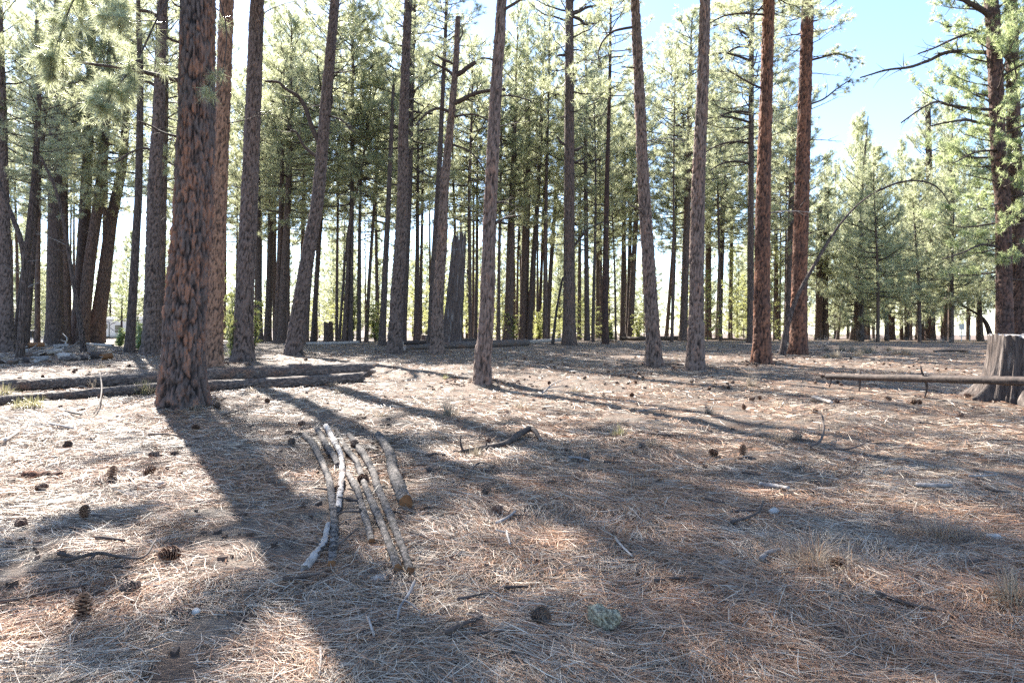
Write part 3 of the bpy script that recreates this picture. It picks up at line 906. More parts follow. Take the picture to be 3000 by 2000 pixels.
pine('O', [(1025, 1007), (1028, 800), (1031, 550), (1033, 250), (1034, 90)], 17, 8, 'dark', 'slim straight dark pine with forked upper stem, sky around it', G_MID, H=19, crown='s', cb=9)
pine('P', [(1052, 1005), (1054, 800), (1056, 550), (1075, 380)], 11, 6, 'dark', 'thin dark pine just right of the slim forked one', G_MID, H=15, crown='s')
pine('Q', [(1073, 1003), (1083, 800), (1100, 550), (1108, 400)], 12, 7, 'brown', 'thin brown pine leaning slightly right against open sky', G_MID, H=13, crown='s', cb=8)
pine('Rr', [(1119, 1011), (1129, 780), (1140, 550), (1152, 268)], 21, 10, 'dark', 'dark pine left of the twin-trunked one, its top broken off with a hook', G_MID, crown=None, H=17, dead=6)
pine('S2', [(1179, 1007), (1188, 800), (1198, 550), (1206, 200), (1213, 0)], 22, 15, 'dark', 'back trunk of the twin pair left of the bare-topped pine', G_MID, H=22)
pine('T', [(1219, 1001), (1222, 800), (1224, 550)], 16, 9, 'dark', 'slim dark pine standing free between twin trunks and bare-topped pine', G_MID, H=16, crown='s')
pine('U', [(1261, 1021), (1270, 800), (1284, 550), (1301, 190), (1309, 0)], 22, 9, 'dark', 'slim dark pine touching the left side of the bare-topped pine', G_MID, H=21, crown='s', cb=14)
pine('c1', [(1378, 1000), (1376, 780), (1375, 560), (1380, 400)], 12, 8, 'brown', 'thin pine right beside the tall grey snag', G_MID, H=17, crown='s')
pine('c2', [(1393, 998), (1397, 780), (1398, 560)], 11, 7, 'dark', 'thin dark pine left of the bowed pine in the clearing', G_MID, H=17, crown='y')
pine('c3', [(1460, 1000), (1462, 780), (1466, 560)], 11, 8, 'brown', 'thin brown pine right behind the bowed pine', G_MID, H=18, crown='y')
pine('c4', [(1490, 999), (1493, 860), (1496, 700), (1502, 550)], 30, 18, 'brown', 'broad grey-brown pine right of the bowed pine, far side of clearing', G_MID, H=20, crown='s')
pine('b', [(1533, 998), (1538, 780), (1544, 550), (1545, 330)], 28, 18, 'brown', 'stout brown pine, left of two standing foot to foot mid-picture', G_MID, H=21, crown='s')
pine('c', [(1550, 998), (1562, 780), (1577, 550), (1590, 268)], 18, 10, 'dark', 'dark pine leaning rightwards from the foot of the stout brown pine', G_MID, H=19, crown='s')
pine('e', [(1577, 996), (1586, 800), (1592, 600)], 11, 7, 'red', 'thin reddish stem right of the foot-to-foot pair', G_MID, H=15, crown='s')
pine('f', [(1603, 996), (1614, 780), (1630, 550), (1650, 300)], 14, 8, 'dark', 'slim black pine leaning rightwards left of the straight grey-brown pine', G_MID, H=18, crown='s')
pine('g', [(1619, 1009), (1632, 900), (1649, 812)], 9, 6, 'dark', 'short thin leaning pole left of the straight grey-brown pine', G_MID, crown=None, H=4.2, dead=1)
pine('i', [(1697, 996), (1698, 780), (1699, 550)], 12, 8, 'brown', 'thin brown pine next right of the straight grey-brown pine', G_MID, H=18, crown='y')
pine('j', [(1720, 998), (1718, 780), (1716, 550), (1716, 300)], 16, 10, 'dark', 'dark slim pine, second to the right of the straight grey-brown pine', G_MID, H=20)
pine('k', [(1753, 994), (1753, 780), (1754, 550), (1756, 340)], 17, 11, 'brown', 'brown pine, third to the right of the straight grey-brown pine', G_MID, H=20)
pine('l', [(1774, 1007), (1773, 850), (1778, 550), (1786, 250), (1789, 40)], 20, 7, 'red', 'reddish slim pine with bare spindly top against the sky', G_MID, H=19, crown='s', cb=15)
pine('m', [(1804, 997), (1801, 800), (1795, 660)], 7, 4, 'dark', 'spindly dark stem right of the reddish slim pine', G_MID, H=12, crown='s')
pine('n', [(1823, 994), (1826, 780), (1829, 550)], 15, 10, 'dark', 'dark slim pine, left of three close together left of the curved pine', G_MID, H=18, crown='y')
pine('o1', [(1838, 994), (1844, 780), (1848, 550)], 14, 9, 'dark', 'dark slim pine, middle of three close together left of the curved pine', G_MID, H=19)
pine('o2', [(1846, 995), (1856, 780), (1868, 550)], 20, 12, 'brown', 'brown leaning pine, right of three close together left of the curved pine', G_MID, H=19)
pine('q', [(1952, 994), (1968, 780), (1984, 560)], 12, 7, 'brown', 'slim pine leaning rightwards between the curved pine and the rough one', G_MID, H=17, crown='s')
pine('r', [(1969, 995), (1976, 780), (1980, 600)], 9, 6, 'dark', 'very slim straight pine between the curved pine and the rough one', G_MID, H=17, crown='y')
pine('s', [(2001, 998), (2008, 780), (2015, 550), (2022, 270)], 24, 15, 'brown', 'brown pine half behind the rough orange flecked pine', G_MID, H=21)
pine('u', [(2074, 994), (2075, 780), (2077, 550)], 20, 14, 'brown', 'greyish brown pine right beside the rough orange flecked pine', G_MID, H=20)
pine('v', [(2105, 995), (2112, 780), (2120, 550), (2136, 300)], 20, 12, 'dark', 'very dark pine with lean, midway between rough pine and rust-red pair', G_MID, H=20)
pine('w', [(2139, 994), (2142, 780), (2145, 550)], 13, 9, 'dark', 'slim dark pine standing right of the very dark leaning pine', G_MID, H=18, crown='y')
pine('x', [(2199, 1004), (2199, 780), (2200, 550), (2201, 250), (2202, 60)], 20, 14, 'brown', 'grey-brown pine with many bare whorled limbs left of the rust-red pair', G_MID, H=20, dead=16, deadband=(5, 16), cb=13)
pine('ab', [(2275, 994), (2274, 780), (2272, 600)], 15, 10, 'brown', 'slim pine seen between the two rust-red pines', G_MID, H=17, crown='y')
pine('z2', [(2308, 1000), (2313, 780), (2319, 550), (2324, 380)], 22, 14, 'brown', 'grey-brown pine close behind the left flank of the right rust-red pine', G_MID, H=20, dead=8)
pine('aa', [(2292, 1041), (2305, 960), (2339, 862), (2406, 742), (2450, 672), (2495, 617), (2545, 574), (2600, 545)], 17, 6, 'dark', 'long bare slanting stem arching rightwards in front of the rust-red pine', G_MID, crown=None, H=7.0, dead=0)
pine('ac1', [(2398, 996), (2400, 780), (2401, 600)], 20, 13, 'brown', 'left trunk of the brown twin pines behind the slanting stem', G_MID, H=16, crown='y', cb=6)
pine('ac2', [(2414, 996), (2418, 780), (2422, 550)], 20, 13, 'dark', 'right trunk of the brown twin pines behind the slanting stem', G_MID, H=17, crown='y', cb=6.5)
pine('ad', [(2453, 994), (2470, 880), (2500, 800), (2531, 780)], 10, 5, 'dark', 'thin curved stem bowing rightwards, left of two thin bowed stems', G_MID, crown=None, H=5.5, dead=2)
pine('ae', [(2493, 996), (2512, 880), (2530, 800), (2558, 742)], 11, 6, 'dark', 'thin curved stem bowing rightwards, right of two thin bowed stems', G_MID, crown=None, H=6.5, dead=2)
pine('af', [(2524, 992), (2526, 880), (2528, 700)], 22, 14, 'red', 'rusty pine wrapped in dead grey brushwood at its foot', G_MID, H=13, crown='y', cb=3)
pine('ag', [(2607, 992), (2609, 880), (2612, 700)], 26, 17, 'red', 'thick rusty pine behind pale dead brush, far right of clearing', G_MID, H=13, crown='y', cb=4)
pine('ah', [(2658, 996), (2656, 780), (2654, 550)], 15, 10, 'dark', 'slim dark pine left of the tall open-crowned rusty pine', G_MID, H=15, crown='y', cb=6)
pine('ai', [(2696, 991), (2694, 880), (2690, 700)], 24, 16, 'red', 'rusty trunk partly hidden left behind the tall open-crowned rusty pine', G_MID, H=14, crown='y', cb=4)
pine('aj', [(2725, 998), (2724, 780), (2723, 550), (2718, 300)], 26, 14, 'red', 'tall open-crowned rusty pine with full green top against blue sky', G_MID, H=21, crown='m', cb=7.5, dead=6, cs=1.25)
pine('al', [(2873, 993), (2870, 900), (2867, 780)], 15, 10, 'brown', 'slim brown pine left of the stump beside a slanting bare stem', G_MID, H=13, crown='y', cb=4)
pine('ak', [(2906, 994), (2888, 945), (2862, 918), (2820, 895), (2781, 849)], 15, 8, 'dark', 'bare dark stem slanting leftwards just left of the stump', G_MID, crown=None, H=4.0, dead=2)

# limbs one can pick out
limb('H', [(530, 249), (465, 222), (380, 203), (300, 192), (225, 183)], 15, 6, 0.5, name='dead_limb', twigs=5, seed=1)
limb('H', [(527, 412), (480, 390), (440, 368), (405, 355)], 9, 4, 0.3, name='dead_limb', twigs=3, seed=2)
limb('H', [(532, 138), (505, 118), (478, 98), (448, 75)], 10, 4, 0.2, name='dead_limb', twigs=2, seed=3)
limb('H', [(535, 30), (520, 18), (503, 2)], 8, 3, 0.1, name='dead_limb', seed=4)
limb('H', [(560, -330), (430, -240), (340, -60), (330, 30), (345, 60)], 14, 3, 1.2, name='bough', twigs=20, seed=5, tuft=4)
limb('H', [(560, -280), (400, -190), (240, -40), (170, 120), (155, 180)], 14, 3, 0.8, name='bough', twigs=24, seed=6, tuft=4)
limb('H', [(560, -120), (480, 20), (400, 180), (330, 270), (300, 330)], 12, 3, 1.6, name='bough', twigs=22, seed=7, tuft=4)
limb('H', [(600, -160), (660, 60), (650, 230), (640, 260)], 8, 3, 0.6, name='bough', twigs=5, seed=8, tuft=2)
limb('G', [(468, 262), (430, 240), (395, 262), (365, 300), (350, 340)], 9, 3, 0.6, name='limb', twigs=9, seed=9)
limb('G', [(474, 60), (440, 36), (380, 28), (330, 30), (290, 45)], 11, 4, 0.8, name='limb', twigs=12, seed=10)
limb('G', [(460, 450), (425, 434), (385, 446), (350, 470), (330, 480)], 9, 3, 0.6, name='limb', twigs=8, seed=11)
limb('L', [(921, 440), (914, 372), (893, 312), (870, 280), (838, 262), (815, 241), (776, 238)], 15, 6, 0.6, name='limb', twigs=10, seed=12)
limb('L', [(916, 470), (892, 430), (870, 390), (850, 382)], 11, 5, 0.3, name='limb', twigs=4, seed=13)
limb('L', [(966, 335), (1000, 352), (1028, 380), (1040, 388)], 6, 3, 0.3, name='dead_limb', twigs=4, seed=14)
limb('L', [(973, 216), (1000, 212), (1030, 208)], 6, 3, 0.0, name='dead_limb', twigs=1, seed=15)
limb('L', [(968, 340), (974, 300), (968, 270)], 8, 3, 0.0, name='dead_limb', seed=16)
limb('V', [(1330, 305), (1355, 292), (1388, 275), (1437, 265), (1480, 262)], 16, 8, 0.4, name='limb', twigs=8, seed=17)
limb('V', [(1325, 345), (1352, 338), (1390, 336), (1430, 352), (1462, 372)], 8, 3, 0.3, name='limb', twigs=6, seed=18)
limb('V', [(1315, 330), (1285, 318), (1255, 330), (1230, 352), (1218, 368)], 10, 4, 0.3, name='limb', twigs=8, seed=19)
limb('V', [(1333, 222), (1352, 212), (1372, 196), (1394, 182)], 16, 13, 0.1, name='broken_limb', seed=20)
limb('V', [(1328, 225), (1310, 205), (1285, 193), (1268, 186)], 10, 5, 0.1, name='limb', twigs=3, seed=21)
limb('V', [(1326, 190), (1300, 175), (1282, 165)], 8, 5, 0.1, name='limb', twigs=2, seed=22)
limb('V', [(1340, 150), (1346, 120), (1356, 95), (1350, 75)], 6, 3, 0.0, name='dead_limb', seed=23)
limb('V', [(1330, 420), (1370, 440), (1400, 470), (1425, 510)], 7, 3, 0.4, name='limb', twigs=6, seed=24)
limb('X', [(1440, 670), (1462, 648), (1490, 636), (1525, 632)], 9, 5, 0.2, name='limb', twigs=4, seed=25)
limb('X', [(1443, 600), (1470, 592), (1500, 600)], 7, 4, 0.1, name='limb', twigs=3, seed=26)
limb('X', [(1466, 35), (1488, 22), (1515, 6), (1540, -10)], 10, 6, 0.2, name='limb', twigs=4, seed=27)
limb('X', [(1456, 285), (1490, 280), (1530, 288), (1560, 300)], 6, 3, 0.4, name='limb', twigs=6, seed=28)
limb('X', [(1450, 180), (1430, 172), (1410, 170)], 7, 4, 0.2, name='limb', twigs=2, seed=29)
limb('h', [(1676, 45), (1695, 35), (1720, 22), (1748, 17)], 11, 6, 0.2, name='limb', twigs=3, seed=30)
limb('h', [(1678, 45), (1700, 58), (1710, 70), (1725, 72), (1748, 68)], 10, 4, 0.2, name='limb', twigs=3, seed=31)
limb('h', [(1660, 165), (1645, 162), (1632, 164)], 8, 6, 0.0, name='broken_limb', seed=32)
limb('h', [(1662, 430), (1645, 418), (1632, 400)], 9, 6, 0.0, name='broken_limb', seed=33)
limb('h', [(1676, 442), (1692, 438), (1706, 430)], 10, 8, 0.0, name='broken_limb', seed=34)
limb('h', [(1676, 480), (1690, 474), (1710, 465)], 8, 5, 0.0, name='limb', twigs=2, seed=35)
limb('h', [(1676, 735), (1695, 705), (1722, 672), (1768, 650)], 8, 4, 0.4, name='live_limb', twigs=14, seed=36, tuft=2)
limb('p', [(1852, 78), (1810, 88), (1785, 100), (1762, 128), (1752, 160), (1762, 190)], 8, 3, 0.5, name='limb', twigs=10, seed=37)
limb('p', [(1862, 200), (1845, 198), (1820, 196)], 5, 3, 0.2, name='dead_limb', twigs=2, seed=38)
limb('y', [(2232, 265), (2200, 245), (2165, 225), (2130, 205)], 7, 3, 0.3, name='limb', twigs=10, seed=39)
limb('y', [(2235, 45), (2180, 40), (2120, 48), (2060, 80)], 7, 3, 0.3, name='limb', twigs=12, seed=40)
limb('z', [(2376, 180), (2410, 168), (2450, 158), (2500, 172)], 7, 3, 0.3, name='live_limb', twigs=16, seed=41, tuft=2)
limb('z', [(2376, 310), (2410, 292), (2450, 262), (2490, 235)], 6, 3, 0.3, name='live_limb', twigs=12, seed=42, tuft=2)
limb('z', [(2380, 65), (2395, 60), (2405, 54)], 6, 3, 0.0, name='dead_limb', seed=43)
limb('am', [(2900, 50), (2870, 26), (2838, 8), (2790, -20)], 20, 10, 0.8, name='limb', twigs=8, seed=44)
limb('am', [(2905, 85), (2862, 92), (2800, 112), (2740, 140), (2690, 158)], 9, 4, 1.2, name='limb', twigs=18, seed=45)
limb('an', [(2975, 228), (2952, 168), (2880, 154), (2780, 153), (2720, 178), (2660, 198), (2600, 205), (2520, 228)], 16, 4, 2.0, name='bare_limb', twigs=26, seed=46)
limb('am', [(2925, 370), (2880, 362), (2830, 352), (2770, 360), (2725, 370)], 11, 4, 1.5, name='limb', twigs=14, seed=47)
limb('am', [(2920, 322), (2850, 318), (2780, 308), (2745, 298), (2700, 318), (2640, 360)], 10, 4, 1.5, name='limb', twigs=18, seed=48)
limb('am', [(2940, 730), (2880, 716), (2820, 740), (2760, 760)], 8, 3, 1.5, name='limb', twigs=12, seed=49)
limb('am', [(2925, 440), (2860, 446), (2790, 480)], 7, 3, 1.5, name='dead_limb', twigs=12, seed=50)
limb('aa', [(2570, 560), (2630, 536), (2690, 530), (2745, 548), (2785, 600)], 7, 3, 0.6, name='limb', twigs=12, seed=58)
for q, (x0, y0, dx, dy) in enumerate(((2199, 110, -110, -40), (2199, 180, -130, -20), (2199, 250, -140, -45), (2199, 330, -130, 30), (2199, 420, -140, 25), (2199, 360, -150, -10), (2198, 480, -120, 15), (2200, 140, -90, 30))):
    limb('x', [(x0, y0), (x0 + dx * 0.35, y0 + dy * 0.3 - 12), (x0 + dx * 0.7, y0 + dy * 0.7 - 10), (x0 + dx, y0 + dy + 6)], 8, 3, 0.6, name='limb', twigs=9, seed=60 + q)

# ------------------------------------------------------------------ the stand behind and at the sides
def far_trunk(seed):
    g = np.random.default_rng(seed)
    z = np.concatenate([[-0.15, 0, 0.3, 0.8], np.linspace(1.6, 18, 14)])
    return trunk_mesh('trunk', np.stack([0.25 * np.sin(z * 0.25 + seed) * z / 18, 0.2 * np.sin(z * 0.2 + 2 * seed) * z / 18, z], -1), np.interp(z, [0, 18], [0.2, 0.03]), 9, BARK['brown' if seed % 3 else 'dark'][False], seed=seed)
FART = [far_trunk(s) for s in range(1, 6)]
def far_pine(x, y, kind, H, label, group, cbf, wid=1.0, cs=1.0, dead=3):
    g = rnd
    e = tag(link('pine_tree', None, loc=(x, y, zs(x, y)), rot=(0, 0, g.uniform(0, 6.28))), label, 'tree', group)
    s = H / 18.0
    link('trunk', g.choice(FART), e, None, (g.uniform(-0.02, 0.02), g.uniform(-0.02, 0.02), 0), (s * wid, s * wid, s))
    ck = kind + str(g.randrange({'m': 4, 'y': 3, 's': 2, 'p': 2}[kind]))
    nm, bm_, CL = CROWN[ck]
    cb = H * cbf
    sx = cs * g.uniform(0.85, 1.2)
    c = link('crown', nm, e, (0, 0, cb), (0, 0, g.uniform(0, 6.28)), (sx, sx, (H - cb) / CL))
    link('branchwork', bm_, c)
    for q in range(dead):
        a = g.uniform(0, 6.28); ss = g.uniform(0.7, 1.5)
        link('dead_branch', g.choice(DEAD), e, (0, 0, g.uniform(0.15, max(0.25, cbf)) * H), (0, g.uniform(-0.4, 0.2), a), (ss, ss, ss))
    return e

taken = [(t['base'].x, t['base'].y) for t in TREE.values()]
placed = list(taken)
def free(x, y, r):
    return all((x - a) ** 2 + (y - b) ** 2 > r * r for a, b in placed)
LAB_SLIM = 'slim pine in the dense stand beyond the clearing'
LAB_BUSHY = 'bushy young pine low among the far trunks'
LAB_RIGHT = 'full green pine in the sunlit row under the open blue sky'
cnt = 0; tries = 0
while cnt < 80 and tries < 9000:            # slim trunks of the stand
    tries += 1
    d = rnd.uniform(52, 84); px = rnd.uniform(-150, 2300)
    x = (px - HX) / F * d
    if 230 < px < 470 and d < 96: continue      # keep the trailer in view
    if not free(x, d, 2.0): continue
    placed.append((x, d)); cnt += 1
    far_pine(x, d, rnd.choice('mssys'), rnd.uniform(20, 29), LAB_SLIM, 'slim pines of the far stand', rnd.uniform(0.36, 0.56), rnd.uniform(0.4, 0.75))
cnt = 0; tries = 0
while cnt < 76 and tries < 6000:             # low crowns that close the view between the trunks
    tries += 1
    d = rnd.uniform(88, 128); px = rnd.uniform(-150, 2350)
    x = (px - HX) / F * d
    if 225 < px < 480 and d < 96: continue
    if not free(x, d, 2.2): continue
    placed.append((x, d)); cnt += 1
    far_pine(x, d, 'y', rnd.uniform(9, 19), LAB_BUSHY, 'bushy young pines behind the stand', rnd.uniform(0.04, 0.16), rnd.uniform(0.7, 1.1), 1.15, 0)
cnt = 0; tries = 0
while cnt < 12 and tries < 9000:            # seedlings and brushy pines that hide the far ground edge
    tries += 1
    d = rnd.uniform(84, 140); px = rnd.uniform(-150, 3150)
    x = (px - HX) / F * d
    if 225 < px < 480 and d < 96: continue
    if 2790 < px < 2890 and d < 84: continue
    if not free(x, d, 1.6): continue
    placed.append((x, d)); cnt += 1
    far_pine(x, d, 'y', rnd.uniform(3.2, 7.5) * (0.6 + d / 160), 'low brushy young pine filling the gaps at the far ground edge', 'brushy young pines at the far edge', 0.02, 0.7, 0.75, 0)
cnt = 0; tries = 0
while cnt < 40 and tries < 9000:             # pale backlit young pines between the trunks
    tries += 1
    d = rnd.uniform(58, 96); px = rnd.uniform(480, 2340)
    x = (px - HX) / F * d
    if not free(x, d, 1.5): continue
    placed.append((x, d)); cnt += 1
    far_pine(x, d, 'p', rnd.uniform(3.5, 10), 'pale yellow-green young pine glowing between the far trunks', 'pale young pines between the trunks', 0.05, 0.6, 0.8, 0)
cnt = 0; tries = 0
while cnt < 40 and tries < 6000:             # greener, lower row at the right
    tries += 1
    d = rnd.uniform(60, 112); px = rnd.uniform(2330, 3200)
    x = (px - HX) / F * d
    if 2790 < px < 2890 and d < 84: continue    # the white sign stays in view
    if not free(x, d, 2.6): continue
    placed.append((x, d)); cnt += 1
    top = 170 + rnd.uniform(0, 380) if px > 2620 else 300 + rnd.uniform(0, 260)
    far_pine(x, d, 'y', max(7.0, min(25.0, (HY - top) / F * d + EYE)), LAB_RIGHT, 'green pines at the right', rnd.uniform(0.06, 0.22), rnd.uniform(0.8, 1.2), 1.2, 1)

# ------------------------------------------------------------------ stump, snag and fallen logs
def rot_wood(P, rad, n, seed, mat, name, flute=0.12, jag=0.0, foot=0.0, topmat=None):
    """fluted standing wood; jag = height of the splintered rim, foot = how far roots spread"""
    g = np.random.default_rng(seed)
    P = np.asarray(P, float); m = len(P)
    a = np.arange(n) / n * 2 * np.pi
    A, I = np.meshgrid(a, np.arange(m))
    rr = np.asarray(rad, float)[I]; z = P[:, 2][I]
    fl = fbm(np.cos(A) * 3.5 + seed, np.sin(A) * 3.5 + z * 0.25, 3, seed) - 0.5
    fi = fbm(np.cos(A) * 13, np.sin(A) * 13 + z * 0.7, 3, seed + 3) - 0.5
    k = 6
    root = np.maximum(0, np.cos(k * A + g.uniform(0, 6) + 0.7 * np.sin(A * 2))) ** 1.5 * np.exp(-np.maximum(z, 0) / 0.22)
    rr = rr * (1 + 2 * flute * fl + 1.2 * flute * fi) + foot * root
    V = P[:, None] + np.stack([rr * np.cos(A), rr * np.sin(A), np.zeros_like(rr)], -1)
    if jag:
        top = (fbm(np.cos(a) * 5 + seed, np.sin(a) * 5, 3, seed + 8) - 0.45) * 2 * jag
        w = (np.arange(m) / (m - 1)) ** 6
        V[:, :, 2] += w[:, None] * top[None]
    i = np.arange(m - 1)[:, None] * n; j = np.arange(n)[None]; kk = (j + 1) % n
    Q = np.stack([i + j, i + kk, i + n + kk, i + n + j], -1).reshape(-1, 4)
    return V, Q

def make_stump():
    c = Vector((at(2998, 1175, 12.3).x, 12.3, 0)); c.z = zs(c.x, c.y)
    e = tag(link('tree_stump', None, loc=c), 'broad weathered grey stump with fluted sides and spreading roots behind the propped pole', 'stump')
    z = np.concatenate([[-0.15, 0], np.linspace(0.04, 1.12, 40)])
    rad = 0.54 + 0.16 * np.exp(-np.maximum(z, 0) / 0.45) - 0.05 * np.maximum(z, 0)
    V, Q = rot_wood(np.stack([0 * z, 0 * z, z], -1), rad, 160, 41, M_STUMP, 'body', 0.17, 0.07, 0.32)
    link('body', mk_mesh('body', V.reshape(-1, 3), Q, [M_STUMP]), e)
    top = V[-1]
    rings = [top * [1, 1, 1]]
    cen = top.mean(0)
    for f in (0.9, 0.6, 0.3, 0.05):
        r = cen + (top - cen) * f; r[:, 2] = cen[2] + 0.01 + (fbm(r[:, 0] * 9, r[:, 1] * 9, 3, 5) - 0.5) * 0.05
        rings.append(r)
    VV = np.concatenate(rings); n = len(top)
    i = np.arange(len(rings) - 1)[:, None] * n; j = np.arange(n)[None]; k = (j + 1) % n
    link('top', mk_mesh('top', VV, np.stack([i + j, i + k, i + n + k, i + n + j], -1).reshape(-1, 4), [M_STUMPTOP], smooth=False), e)
make_stump()

def make_snag():
    b = ground_at(1322, 1009)
    d = b.y
    e = tag(link('broken_snag', None, loc=b), 'tall grey weathered broken snag right of the bare-topped pine', 'snag')
    top = at(1346, 700, d) - b
    z = np.concatenate([[-0.15, 0], np.linspace(0.1, top.z, 46)])
    rad = np.interp(z, [0, 0.6, 0.45 * top.z, 0.7 * top.z, top.z], np.array([62, 54, 50, 47, 38]) / F * d / 2)
    x = np.interp(z, [0, top.z], [0, top.x])
    V, Q = rot_wood(np.stack([x, 0 * z, z], -1), rad, 72, 52, M_SNAG, 'body', 0.24, 1.0, 0.15)
    link('body', mk_mesh('body', V.reshape(-1, 3), Q, [M_SNAG]), e)
    for (zz, ln, az) in ((0.55, 0.9, 0.4), (0.78, 0.7, 2.9)):
        p = Vector((x[-1] * zz, 0, top.z * zz))
        link('splinter', DEADG[0], e, p, (0, -0.3, az), (ln, ln, ln))
make_snag()

def far_stump(px, py, w, h, label, mat):
    b = ground_at(px, py)
    d = b.y; r = w / F * d / 2; hh = h / F * d
    e = tag(link('tree_stump', None, loc=b), label, 'stump')
    z = np.concatenate([[-0.1], np.linspace(0, hh, 14)])
    V, Q = rot_wood(np.stack([0 * z, 0 * z, z], -1), r * (1 + 0.15 * np.exp(-np.maximum(z, 0) / 0.3)), 28, int(px), mat, 'body', 0.1, 0.12 * hh, 0.08)
    link('body', mk_mesh('body', V.reshape(-1, 3), Q, [mat]), e)
    c = V[-1].mean(0) - [0, 0, 0.05]
    n = 28
    link('top', mk_mesh('top', np.concatenate([V[-1], [c]]), np.stack([np.arange(n), (np.arange(n) + 1) % n, np.full(n, n)], -1), [M_CUTPALE]), e)
far_stump(962, 1001, 26, 56, 'tall broken brown stump behind the right-leaning thick pine', BARK['brown'][False])
far_stump(1243, 999, 17, 18, 'low brown stump between the twin trunks and the bare-topped pine', M_SNAG)

def log_thing(name, pts, radii, label, cat, mat, group=None, n=26, seg=60, relief=0.1, ff=9.0, stubs=(), broken=(False, False), ends=(M_CUTPALE, M_CUTPALE), seed=1, lift=None, stubmat=None):
    """pts: world points on the underside path (ground contact) of the log axis"""
    P = np.array([list(p) for p in pts])
    base = Vector(P[len(P) // 2])
    C = spline(P, seg) - np.array(base)
    rad = np.interp(np.linspace(0, 1, seg), np.linspace(0, 1, len(radii)), radii)
    e = tag(link(name, None, loc=base), label, cat, group)
    T, Nn, B = frames(C)
    a = np.arange(n) / n * 2 * np.pi
    A, I = np.meshgrid(a, np.arange(seg))
    s = np.concatenate([[0], np.cumsum(np.linalg.norm(np.diff(C, axis=0), axis=1))])[I]
    nz = fbm(np.cos(A) * 2.5 + seed, np.sin(A) * 2.5 + s * 1.6, 3, seed) - 0.5
    nf = fbm(np.cos(A) * 4 + seed, np.sin(A) * 4 + s * ff, 3, seed + 5) - 0.5
    rr = rad[I] * (1 + 1.4 * relief * nz + 2.2 * relief * nf)
    V = C[:, None] + rr[..., None] * (np.cos(A)[..., None] * Nn[:, None] + np.sin(A)[..., None] * B[:, None])
    for end, sgn, br in ((0, -1, broken[0]), (seg - 1, 1, broken[1])):
        if br:
            off = (fbm(np.cos(a) * 4 + seed + end, np.sin(a) * 4, 3, seed + 2) - 0.4) * rad[end] * 3.0
            for q, w in ((0, 1.0), (1, 0.5)):
                i = end - sgn * q
                V[i] += T[end] * (sgn * off * w)[:, None]
    i = np.arange(seg - 1)[:, None] * n; j = np.arange(n)[None]; k = (j + 1) % n
    Q = np.stack([i + j, i + k, i + n + k, i + n + j], -1).reshape(-1, 4)
    link('trunk' if cat == 'log' else 'shaft', mk_mesh('log', V.reshape(-1, 3), Q, [mat]), e)
    for idx, (end, sgn) in enumerate(((0, -1), (seg - 1, 1))):
        ring = V[end]
        cen = C[end] + T[end] * sgn * (rad[end] * (-0.5 if broken[idx] else 0.02))
        mid = (ring + cen) / 2
        VV = np.concatenate([ring, mid, [cen]])
        jj = np.arange(n); k2 = (jj + 1) % n
        link('end_face', mk_mesh('end_face', VV, [np.stack([jj, k2, n + k2, n + jj], -1), np.stack([n + jj, n + k2, np.full(n, 2 * n)], -1)], [ends[idx]], smooth=False), e)
    for q, (u, d3, ln, r0) in enumerate(stubs):
        p = C[int(u * (seg - 1))]; d3 = np.array(d3, float); d3 /= np.linalg.norm(d3)
        g = np.random.default_rng(seed * 31 + q)
        mb = MB()
        add_tube(mb, spline([p, p + d3 * ln * 0.5 + g.normal(0, 0.05 * ln, 3), p + d3 * ln + g.normal(0, 0.08 * ln, 3)], 6), np.linspace(r0, r0 * 0.55, 6), 7, rough=0.12, seed=q)
        link('branch_stub', mb.mesh('branch_stub', [stubmat or mat]), e)
    return e

def on_ground(pts, radii):
    """log axis from the ground pixels right under it"""
    out = []
    rad = np.interp(np.linspace(0, 1, len(pts)), np.linspace(0, 1, len(radii)), radii)
    for (x, y), r in zip(pts, rad):
        p = ground_at(x, y)
        p.y += r * 0.6
        p.x = (x - HX) / F * p.y
        p.z = zs(p.x, p.y) + r * 0.82
        out.append(p)
    return out

pp = [(-260, 1162), (0, 1147), (300, 1134), (600, 1121), (850, 1111), (1085, 1104)]
log_thing('fallen_log', on_ground(pp, [0.11, 0.21]), [0.11, 0.13, 0.15, 0.17, 0.20, 0.21], 'long thick fallen log with shattered end, rear one of the pair behind the charred pine', 'log', M_LOG, seg=110, n=34, relief=0.12, broken=(False, True), seed=3,
          stubs=((0.33, (-0.2, -0.5, 1), 0.16, 0.03), (0.42, (0.3, -1, 0.3), 0.18, 0.03)))
pp = [(-260, 1212), (0, 1186), (200, 1169), (330, 1160), (480, 1150), (700, 1141), (900, 1130), (1058, 1121)]
log_thing('fallen_log', on_ground(pp, [0.07, 0.13]), [0.07, 0.085, 0.10, 0.12, 0.135], 'thinner fallen log, front one of the pair running behind the charred pine', 'log', M_LOG, seg=110, n=28, relief=0.11, broken=(False, True), seed=4,
          stubs=((0.30, (0.1, -0.4, 1), 0.1, 0.02), (0.55, (-0.4, -1, 0.2), 0.12, 0.02)))
